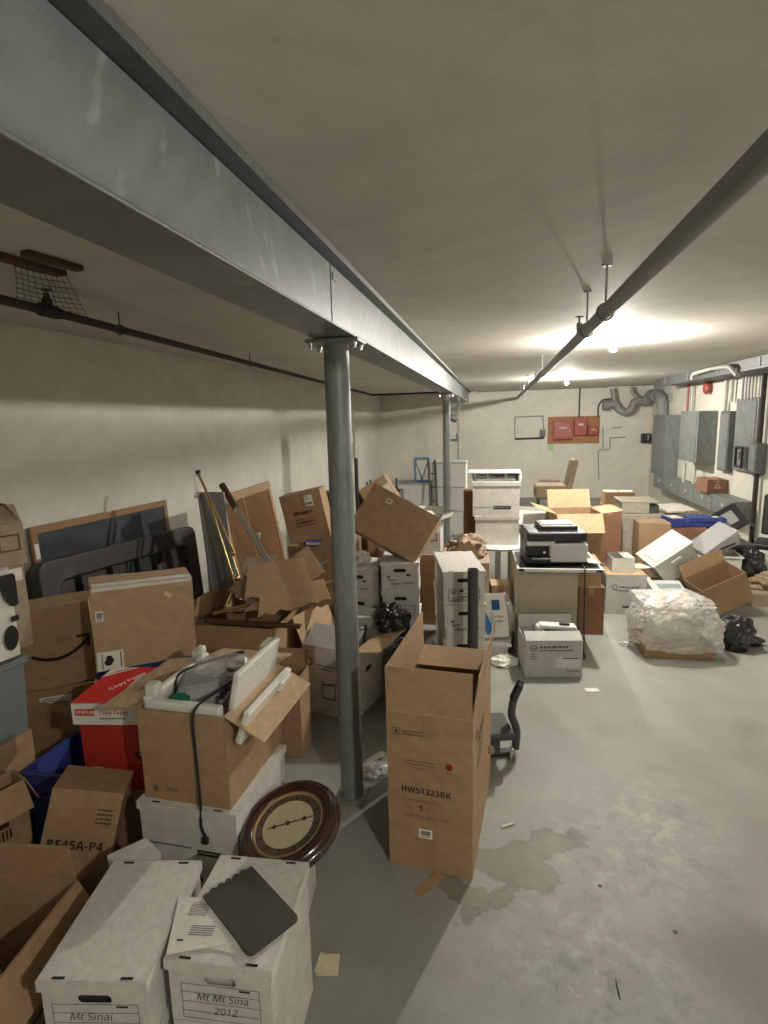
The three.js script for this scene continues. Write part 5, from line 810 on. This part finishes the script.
// ------------------------------------------------------------------ tall grey-tan carton, glass slab and printer
{
  const z0 = -4.78, a = at(528, 567, z0), b = at(578, 567, z0), c = at(602, 564, z0), H = a.y - 0.035, yw = 0.04;
  const t = thing('storage_cabinet', 'plain grey-tan cabinet under the black glass slab', 'cabinet', [(a.x + b.x) / 2 - 0.06, 0, z0 - 0.33], [0, yw, 0]); const w = b.x - a.x + 0.12;
  obj('case', rb(w, H, 0.6, 0, H / 2, 0, 0.008, 2), M.beigeD, t); obj('front_panel', rb(w - 0.05, H - 0.06, 0.01, 0.01, H / 2, 0.302, 0.004, 1), M.beigeD, t);
  const sx = (a.x - 0.10 + c.x) / 2, sw = c.x - a.x + 0.08, s = thing('glass_slab', 'black glass slab with white rim carrying the printer', 'slab', [sx, H + 0.001, z0 - 0.30], [0, yw, 0]);
  obj('glass', rb(sw, 0.02, 0.62, 0, 0.012, 0, 0.004, 1), M.blackGloss, s); obj('rim', join(rb(sw + 0.02, 0.03, 0.02, 0, 0.016, 0.315, 0.005, 1), rb(0.02, 0.03, 0.64, -sw / 2 - 0.005, 0.016, 0, 0.005, 1), rb(0.02, 0.03, 0.64, sw / 2 + 0.005, 0.016, 0, 0.005, 1), rb(sw + 0.02, 0.03, 0.02, 0, 0.016, -0.315, 0.005, 1)), M.whitePl, s); for (const k of [-1, 1]) obj('corner_cap', rb(0.05, 0.022, 0.006, k * (sw / 2 - 0.02), 0.016, 0.327, 0.003, 1), M.black, s);
  const pa = at(525, 556, z0 - 0.1), pb = at(588, 556, z0 - 0.1), py = H + 0.033, pw = pb.x - pa.x, P = thing('printer', 'black and white inkjet printer on the glass slab', 'printer', [(pa.x + pb.x) / 2 - 0.01, py, z0 - 0.34], [0, 0.1, 0]);
  obj('base', rb(pw, 0.06, 0.42, 0, 0.03, 0, 0.012, 2), M.black, P); obj('side_shell', rb(pw * 0.62, 0.17, 0.43, pw * 0.19, 0.095, 0, 0.02, 3), M.whitePl, P); obj('front_shell', rb(pw * 0.4, 0.15, 0.36, -pw * 0.3, 0.13, -0.01, 0.015, 2), M.black, P);
  obj('white_band', rb(pw * 0.46, 0.045, 0.4, -pw * 0.26, 0.178, 0, 0.012, 2), M.whitePl, P); obj('scanner_lid', rb(pw * 0.98, 0.085, 0.42, 0, 0.235, -0.005, 0.022, 3), M.black, P); const ad = obj('document_feeder', rb(pw * 0.62, 0.05, 0.3, pw * 0.06, 0.295, -0.03, 0.015, 2), M.black, P); obj('paper_support', rb(pw * 0.5, 0.008, 0.2, pw * 0.06, 0.323, -0.03, 0.003, 1), M.greyPl, ad); obj('output_tray', rb(pw * 0.3, 0.02, 0.1, -pw * 0.28, 0.055, 0.24, 0.006, 1), M.black, P); obj('button', cyl(0.012, 0.012, 0.008, -pw * 0.2, 0.10, 0.19, 14, [Math.PI / 2, 0, 0]), M.chrome, P);
  const q = thing('power_cable', 'thin dark cable hanging from the glass slab to the floor', 'cable'); const k = at(585, 566, z0 + 0.03); obj('cord', tube([V(k.x, H + 0.04, z0 - 0.1), V(k.x, H + 0.04, z0 + 0.02), V(k.x, H - 0.05, z0 + 0.05), V(k.x + 0.005, 0.4, z0 + 0.05), V(k.x + 0.01, 0.12, z0 + 0.05), V(k.x + 0.01, 0.05, z0 + 0.05)], 0.006, 60, 8), M.cable, q); obj('plug', rb(0.03, 0.05, 0.03, k.x + 0.01, 0.025, z0 + 0.05, 0.008, 2), M.black, q);
  const e = at(580, 590, -5.25), f = at(604, 590, -5.25);
  carton('red-brown carton low at the right of the grey-tan cabinet', { p: [(e.x + f.x) / 2, 0, -5.5], w: f.x - e.x + 0.02, h: 0.46, d: 0.4, mat: M.cardRed, yaw: 0.04 });
  carton('tan carton above the red-brown one beside the cabinet', { p: [(e.x + f.x) / 2 - 0.02, 0.462, -5.5], w: f.x - e.x, h: 0.23, d: 0.36, mat: M.card, yaw: 0.02 });
}
{ // printed white-grey printer carton in front
  const e = edge(525, 677, 582, 677, 0, 0.33), w = e.w, h = 0.30, d = 0.33;
  const t = carton('grey-white open printer carton with round logo on the floor', { p: e.p, yaw: e.yaw, w, h, d, open: true, mat: M.greyCard, fl: 0.1, flaps: { b: 12, f: -62 }, prints: [{ u: 0, v: h / 2, w: w * 0.98, h: h * 0.94, mat: printMat(256, 180, (g) => { g.strokeStyle = '#55555a'; g.lineWidth = 4; g.beginPath(); g.arc(34, 32, 15, 0, 7); g.stroke(); g.fillStyle = '#55555a'; g.font = 'italic bold 17px sans-serif'; g.fillText('hp', 24, 38); g.fillStyle = 'rgba(90,90,94,0.75)'; greek(g, 62, 20, 130, 13, 5); greek(g, 62, 40, 150, 9, 8); greek(g, 22, 62, 24, 6, 3); greek(g, 22, 74, 30, 6, 5); greek(g, 22, 86, 22, 6, 9); g.fillStyle = '#c9c7c0'; g.beginPath(); g.moveTo(136, 92); g.lineTo(156, 76); g.lineTo(250, 76); g.lineTo(250, 138); g.lineTo(136, 138); g.fill(); g.fillStyle = '#3e3e40'; g.fillRect(168, 82, 76, 6); g.fillStyle = '#8d8b86'; g.fillRect(190, 148, 58, 12); }) }] });
  const v = thing('white_device', 'white plastic device sticking out of the printer carton', 'device', [e.p[0] + 0.04, 0.006, e.p[2] - 0.01], [0, 0.1, -0.06]);
  obj('body', join(rb(0.26, 0.28, 0.18, -0.02, 0.14, 0, 0.03, 3)), M.whitePl, v); obj('arched_frame', join(rb(0.06, 0.10, 0.1, -0.14, 0.31, 0, 0.02, 3), rb(0.30, 0.04, 0.1, 0.0, 0.355, 0, 0.018, 3), rb(0.08, 0.08, 0.1, 0.12, 0.31, 0, 0.02, 3)), M.whitePl, v); obj('dark_insert', rb(0.12, 0.05, 0.09, -0.03, 0.315, 0.0, 0.008, 2), M.charcoal, v); obj('clip', rb(0.08, 0.02, 0.03, 0.05, 0.385, 0.02, 0.006, 1), M.charcoal, v);
}
// open carton behind the printer
carton('brown closed carton under the wide-open carton behind the printer', { p: [0.83, 0, -6.15], w: 0.5, h: 0.5, d: 0.45, mat: M.card });
carton('tan carton with all flaps spread open behind the printer', { p: [0.83, 0.502, -6.12], w: 0.46, h: 0.55, d: 0.42, open: true, mat: M.card, flapMat: M.cardLight, flaps: { f: 150, b: 25, l: 72, r: 82 }, fl: 0.21, yaw: 0.12 });
{ // grey chair far back
  carton('low carton under the far grey chair', { p: [0.86, 0, -8.8], w: 0.5, h: 0.498, d: 0.5, mat: M.card });
  const p = at(553, 503, -8.8), t = thing('grey_chair', 'grey upholstered chair seen from its side far back', 'chair', [0.86, 0.5, -8.8], [0, 0, 0]);
  obj('seat', rb(0.46, 0.2, 0.45, -0.03, 0.42, 0, 0.04, 3), M.cloth, t); obj('backrest', rb(0.09, 0.5, 0.42, 0.26, 0.66, 0, 0.04, 4, [0, 0, -0.22]), M.cloth, t); for (const [x, z] of [[-0.2, -0.18], [0.18, -0.18], [-0.2, 0.18], [0.18, 0.18]]) obj('leg', bar(V(x, 0, z), V(x, 0.37, z), 0.016, 8), M.panelD, t); obj('armrest', rb(0.3, 0.04, 0.05, -0.06, 0.60, 0.2, 0.015, 2), M.cardGrey, t);
}

// ------------------------------------------------------------------ right pile
{ // grey-white carton with tan lid and the small white box
  const e = edge(606, 614, 644, 615, 0, 0.5), w = e.w + 0.02, h = 0.42;
  carton('grey-white logo carton with tan top on the right floor', { p: e.p, yaw: e.yaw, w, h, d: 0.5, mat: M.greyCard, open: true, fl: 0.26, flaps: { f: -89, b: -89 }, flapMat: M.cardLight, prints: [{ u: 0, v: 0.2, w: w * 0.9, h: 0.32, mat: printMat(128, 110, (g) => { g.fillStyle = 'rgba(90,90,92,0.7)'; greek(g, 40, 20, 70, 8, 3); greek(g, 30, 34, 80, 6, 6); g.strokeStyle = 'rgba(70,70,72,0.8)'; g.lineWidth = 3; g.beginPath(); g.arc(24, 24, 9, 0, 7); g.stroke(); g.fillStyle = 'rgba(50,50,52,0.85)'; g.fillRect(54, 92, 60, 7); }) }] });
  const a = at(611, 566, -6.0), b = at(634, 566, -6.0); carton('small white open box on the tan-topped carton', { p: [(a.x + b.x) / 2, h + 0.008, -6.12], w: b.x - a.x, h: 0.15, d: 0.26, mat: M.white, open: true, flaps: { r: -86 }, fl: 0.11, yaw: 0.06 });
}
{ // beige copier cabinet
  const a = at(621, 515, -7.3), b = at(667, 515, -7.3), w = b.x - a.x, y = a.y, t = thing('copier', 'beige office copier cabinet behind the small white box', 'copier', [(a.x + b.x) / 2, 0, -7.65]);
  obj('body', rb(w, y, 0.6, 0, y / 2, 0, 0.012, 2), M.beige, t); const d = obj('door', rb(w * 0.6, y * 0.36, 0.012, 0.03, y * 0.66, 0.303, 0.005, 1), M.beige, t); obj('knob', cyl(0.014, 0.014, 0.012, -w * 0.18, y * 0.78, 0.313, 12, [Math.PI / 2, 0, 0]), M.charcoal, d); obj('knob', cyl(0.014, 0.014, 0.012, w * 0.24, y * 0.78, 0.313, 12, [Math.PI / 2, 0, 0]), M.charcoal, d);
  obj('top_unit', rb(w * 0.62, 0.13, 0.5, -w * 0.14, y + 0.066, 0, 0.012, 2), M.beige, t); obj('top_plate', rb(w * 0.86, 0.02, 0.5, -0.02, y + 0.142, 0, 0.006, 1), M.beigeD, t); obj('dark_inlet', rb(w * 0.24, 0.1, 0.4, w * 0.28, y + 0.052, 0, 0.008, 1), M.charcoal, t);
}
{ // row of cartons far behind
  const a = at(604, 505, -9.6), b = at(636, 505, -9.6); carton('tall brown carton far behind the copier', { p: [(a.x + b.x) / 2, 0, -9.8], w: b.x - a.x, h: a.y, d: 0.4, mat: M.card });
  for (let i = 0; i < 2; i++) carton(['left low carton with white top far behind the copier', 'right low carton with white top far behind the copier'][i], { p: [a.x + (b.x - a.x) * (0.26 + 0.48 * i), a.y + 0.004, -9.8], w: (b.x - a.x) * 0.46, h: 0.2, d: 0.34, mat: M.card, tape: false, prints: [{ face: 't', u: 0, v: 0.17, w: 0.2, h: 0.2, mat: M.paper, name: 'label' }] });
  const c = at(605, 520, -7.0); carton('red-brown carton squeezed left of the copier', { p: [c.x + 0.06, 0, -7.2], w: 0.28, h: 0.92, d: 0.3, mat: M.cardRed });
}
{ // brown cartons in the middle of the pile
  const a = at(638, 522, -6.9), b = at(668, 545, -6.9); carton('brown carton leaning on the copier door', { p: [(a.x + b.x) / 2, 0, -6.98], w: b.x - a.x, h: a.y, d: 0.3, mat: M.card, tape: false });
  const c = at(690, 526, -7.1), d = at(718, 545, -7.1); carton('wide dark brown carton under the blue folders', { p: [2.255, 0, -7.28], w: 0.40, h: c.y - 0.02, d: 0.4, mat: M.cardRed, tape: false });
  const y = c.y - 0.014; for (let i = 0; i < 3; i++) { const f = thing('blue_folder', ['lower blue folder box on the dark brown carton', 'upper blue folder box on the dark brown carton', 'short bright blue folder at the pile left end'][i], 'folder', [[c.x + 0.15, c.x + 0.20, c.x - 0.15][i], y + [0, 0.058, 0.0][i], -7.27 + 0.02 * i], [0, [0.05, -0.06, 0.2][i], 0]); obj('cover', rb([0.42, 0.40, 0.16][i], [0.055, 0.05, 0.1][i], 0.3, 0, [0.028, 0.025, 0.05][i], 0, 0.006, 1), M.blue, f); if (i) obj('pages', bx([0, 0.06, 0.14][i], 0.003, 0.2, [0, 0.1, 0][i], [0, 0.053, 0.103][i], 0), M.paper, f); }
  const s = at(678, 507, -7.7); carton('plain carton holding loose sheets behind the folders', { p: [s.x + 0.02, 0, -7.95], w: 0.5, h: s.y - 0.06, d: 0.4, mat: M.cardGrey, tape: false }); const p = thing('paper_sheet', 'bright white sheets lying behind the blue folders', 'paper', [s.x + 0.02, s.y - 0.05, -7.9], [0.12, 0.3, 0.0]); obj('sheets', sheet(0.4, 0.34, 2, 0.02, 10, 6, 0.02), M.paper, p);
}
{ // tilted white bin
  const p = at(672, 572, -6.25), t = plastTub('white plastic bin tipped on its corner in the right pile', { p: [p.x + 0.08, 0.38, -6.42], w: 0.44, h: 0.28, d: 0.36, mat: M.whitePl, lidMat: M.whitePl, rz: 0.62, yaw: 0.25, rx: 0.15 }); obj('red_sticker', rb(0.004, 0.04, 0.05, 0.236, 0.14, 0.1, 0.001, 1), M.red, t);
  carton('low carton under the tipped white bin', { p: [1.84, 0, -6.46], w: 0.42, h: 0.22, d: 0.26, mat: M.card });
}
{ // flatbed scanner with a greenish glass
  const a = at(657, 590, -5.75), b = at(695, 590, -5.75), w = b.x - a.x, t = thing('scanner', 'white flatbed scanner with greenish glass before the tipped bin', 'scanner', [(a.x + b.x) / 2, 0.2, -5.98], [0.22, 0.05, 0]); carton('grey carton under the flatbed scanner', { p: [(a.x + b.x) / 2, 0, -6.0], w: w + 0.04, h: 0.17, d: 0.4, mat: M.greyCard });
  obj('case', rb(w, 0.06, 0.44, 0, 0.03, 0, 0.012, 2), M.whitePl, t); obj('glass', rb(w * 0.66, 0.006, 0.3, 0.03, 0.061, 0.02, 0.002, 1), M.glassTint, t); obj('side_ridge', rb(0.05, 0.05, 0.44, -w / 2 + 0.02, 0.075, 0, 0.012, 2), M.whitePl, t); obj('panel', rb(w * 0.5, 0.008, 0.05, 0.03, 0.063, 0.185, 0.003, 1), M.greyPl, t);
}
carton('tan open carton tipped forward at the right pile front', { p: at(722, 604, -6.08).setY(0.115), w: 0.46, h: 0.33, d: 0.32, open: true, mat: M.card, flaps: { b: 10 }, fl: 0.14, rz: 0.42, rx: 0.12, yaw: 0.25 });
plastTub('pale greenish tote behind the tipped tan carton', { p: at(716, 560, -6.8).setY(0), w: 0.42, h: 0.47, d: 0.36, mat: M.totePale, yaw: -0.1 });
{ // grey printer part and black desk phone on the pile
  const t = thing('printer_tray', 'grey wedge-shaped printer part above the pale tote', 'printer part', at(713, 552, -6.75).setY(0.555), [0.15, 0.3, 0.35]); const s = new THREE.Shape(); s.moveTo(-0.2, 0); s.lineTo(0.2, 0); s.lineTo(0.2, 0.16); s.lineTo(-0.2, 0.04); s.closePath(); obj('shell', strip(new THREE.ExtrudeGeometry(s, { depth: 0.3, bevelEnabled: true, bevelSize: 0.008, bevelThickness: 0.008, bevelSegments: 2 }).translate(0, 0.008, -0.15)), M.greyPl, t); obj('slot', rb(0.3, 0.02, 0.012, 0.0, 0.04, 0.16, 0.004, 1), M.black, t);
  carton('dark carton stack under the black monitor', { p: [2.74, 0, -7.3], w: 0.5, h: 0.5, d: 0.4, mat: M.charcoal, tape: false });
  const m = thing('monitor', 'black monitor with grey label tipped back on the pile', 'monitor', at(733, 540, -7.2).setY(0.63), [-0.5, 0.1, 0.5]); obj('housing', rb(0.46, 0.3, 0.07, 0, 0.15, 0, 0.025, 3), M.black, m); obj('label', rb(0.17, 0.15, 0.004, 0.04, 0.16, 0.037, 0.001, 1), M.greyPl, m); obj('stand', rb(0.08, 0.12, 0.05, 0, -0.02, -0.02, 0.015, 2), M.black, m);
}
{ // black office chair and bag at the right frame edge
  const p = at(764, 585, -7.2), t = thing('office_chair', 'black office chair partly cut by the right frame edge', 'chair', [p.x + 0.17, 0, -7.35], [0, -0.5, 0]);
  obj('seat', rb(0.46, 0.08, 0.44, 0, 0.45, 0, 0.03, 3), M.black, t); obj('backrest', rb(0.42, 0.5, 0.07, 0.02, 0.78, -0.2, 0.03, 3, [-0.12, 0, 0]), M.black, t); obj('post', cyl(0.03, 0.03, 0.32, 0, 0.25, 0, 16), M.charcoal, t); for (let i = 0; i < 5; i++) { const a = i * 1.2566; const l = obj('leg', bar(V(0, 0.1, 0), V(Math.cos(a) * 0.28, 0.07, Math.sin(a) * 0.28), 0.022, 8, 0.016), M.black, t); obj('castor', cyl(0.027, 0.027, 0.03, Math.cos(a) * 0.28, 0.028, Math.sin(a) * 0.28, 14, [Math.PI / 2, a, 0]), M.black, l); } for (const s of [-1, 1]) obj('armrest', tube(V3([[s * 0.24, 0.44, 0], [s * 0.27, 0.56, 0], [s * 0.26, 0.66, -0.02], [s * 0.26, 0.66, 0.16]]), 0.018, 20, 8), M.black, t);
  tag(obj('trash_bag', lump(0.22, 0.34, 0.2, 8.3, 0.2, 2, 0.2, 4, -0.6, 20).translate(...at(745, 588, -6.95).setY(0).toArray()), M.bag), 'dark bag slumped left of the office chair', 'trash bag');
  const c = at(752, 598, -6.45); carton('flattened pale carton under the beige cloth', { p: [c.x + 0.24, 0, -6.55], w: 0.62, h: 0.14, d: 0.4, mat: M.cardGrey, tape: false, yaw: 0.1 });
  tag(obj('cloth_heap', lump(0.3, 0.13, 0.2, 5.5, 0.25, 2, 0.22, 4, -0.35, 20).translate(c.x + 0.26, 0.146, -6.56), M.cloth), 'beige cloth heap at the right edge of the pile', 'cloth');
}
// ------------------------------------------------------------------ film-wrapped bundle on the open floor
{
  const p = G(680, 655), X = 1.53, Z = -5.05, t = thing('wrapped_bundle', 'big bundle wrapped in crumpled clear film on the open floor', 'bundle', [X, 0, Z], [0, 0.06, 0]);
  const g = new THREE.BoxGeometry(1, 1, 1, 84, 60, 84), a = g.attributes.position, v = V();
  for (let i = 0; i < a.count; i++) {
    v.fromBufferAttribute(a, i); const s = v.clone().normalize().multiplyScalar(0.60); v.lerp(s, 0.5);
    const q3 = noise.noise(v.x * 2.2, v.y * 2.2 + 9, v.z * 2.2), low = Math.max(0, 0.5 - (v.y + 0.5)), k = 1 + 0.16 * q3 - 0.11 * creases(v, 4.4, 6.5) - 0.055 * creases(v, 9.1, 14) - 0.02 * creases(v, 2.7, 30);
    v.x *= k; v.z *= k; v.y = (v.y + 0.5) * (1 + 0.5 * (k - 1)) - 0.5; a.setXYZ(i, v.x * (0.70 + 0.14 * low), (v.y + 0.5) * 0.45 + 0.05, v.z * (0.56 + 0.1 * low));
  }
  g.computeVertexNormals(); const film = obj('film', mergeVertices(strip(g).deleteAttribute('uv').deleteAttribute('normal')), M.film, t); film.geometry.computeVertexNormals();
  obj('paper_filling', lump(0.27, 0.24, 0.2, 3.3, 0.2, 2, 0.2, 4, -0.6, 20).translate(0, 0.14, 0), M.paper, t); obj('newspaper', lump(0.12, 0.1, 0.08, 9.3, 0.3, 2, 0.3, 4, -0.6, 14).translate(0.13, 0.28, 0.14), M.greyCard, t);
  obj('tray', join(bx(0.56, 0.1, 0.006, 0, 0.055, 0.2), bx(0.56, 0.1, 0.006, 0, 0.055, -0.2), bx(0.006, 0.1, 0.4, -0.28, 0.055, 0), bx(0.006, 0.1, 0.4, 0.28, 0.055, 0), bx(0.56, 0.006, 0.4, 0, 0.004, 0)), M.card, t);
  tag(obj('trash_bag', lump(0.16, 0.2, 0.14, 2.9, 0.2, 2, 0.2, 4, -0.6, 20).translate(X + 0.54, 0, Z - 0.1), M.bag), 'black bag directly behind the wrapped bundle', 'trash bag');
  tag(obj('trash_bag', lump(0.21, 0.07, 0.09, 6.9, 0.15, 2, 0.15, 3, -0.5, 18).rotateY(-0.25).translate(...G(738, 643).toArray()), M.bag), 'flat black bag tail lying right of the wrapped bundle', 'trash bag');
  tag(obj('plastic_scrap', lump(0.08, 0.03, 0.05, 3.9, 0.3, 2, 0.2, 5, -0.3, 10).translate(...G(628, 645).toArray()), M.film), 'clear film corner on the floor left of the bundle', 'plastic');
}

// ------------------------------------------------------------------ small clutter
{
  const flat = (name, label, cat, px, py, h, w, d, rot, mat, amp = 0.006) => { const p = G(px, py, h), t = thing(name, label, cat, [p.x, h, p.z], rot); obj('sheet', sheet(w, d, px * 0.1, amp, 8, 8, 0.003), mat, t); return t; };
  flat('paper_sheet', 'white paper lying on the right end of the tan-topped carton', 'paper', 639, 566, 0.436, 0.16, 0.2, [0, 0.4, 0], M.paper);
  flat('paper_sheet', 'small white paper on the floor beside the cabinet cable', 'paper', 592, 690, 0.002, 0.1, 0.06, [0, 0.2, 0], M.paper, 0.002);
  flat('cardboard_scrap', 'torn brown cardboard strip under the tall carton front edge', 'cardboard', 430, 884, 0.002, 0.05, 0.16, [0, -0.7, 0], M.card, 0.004);
  flat('paper_sheet', 'white paper scrap on the floor right of the near column', 'paper', 376, 757, 0.002, 0.05, 0.14, [0, -0.6, 0], M.paper, 0.004);
  const p = thing('wood_plank', 'grey weathered plank between near column and trash bag', 'plank', at(364, 618, -3.98).setY(0.53), [0, 0.15, 0.02]); obj('plank', rb(0.26, 0.05, 0.08, 0, 0.025, 0, 0.006, 1), M.greyCard, p);
  const k = at(440, 640, -3.62), c = thing('cable_coil', 'tangled black cables beside the black tube', 'cable', [k.x, 0, k.z]); for (let i = 0; i < 4; i++) obj('loop', strip(new THREE.TorusGeometry(0.08 + 0.012 * i, 0.008, 8, 30).rotateX(1.2 + 0.2 * i).rotateY(i * 0.9).translate(0.01 * i, 0.1, 0)), M.cable, c);
  const q = at(398, 505, -5.1), b = thing('cardboard_box', 'white flat box lid lying behind the tilted carton', 'box', [q.x, 0.86, -5.12], [0, 0.3, 0]); obj('body', warpBox(0.4, 0.07, 0.26, 0.003, 6).translate(0, 0.035, 0), M.white, b); obj('lip', rb(0.41, 0.03, 0.008, 0, 0.055, 0.133, 0.003, 1), M.white, b);
  carton('plain carton supporting the white flat box', { p: [q.x, 0, -5.12], w: 0.38, h: 0.855, d: 0.3, mat: M.card, yaw: 0.2 });
  const m = G(596, 570, 0.7), e = thing('paper_sheet', 'folded white papers at the right end of the glass slab', 'paper', [0.83, 0.784, -5.0], [0, 0.3, 0]); obj('sheet', sheet(0.1, 0.16, 3, 0.02, 8, 9, 0.004), M.paper, e);
}
renderer.render(scene, camera);
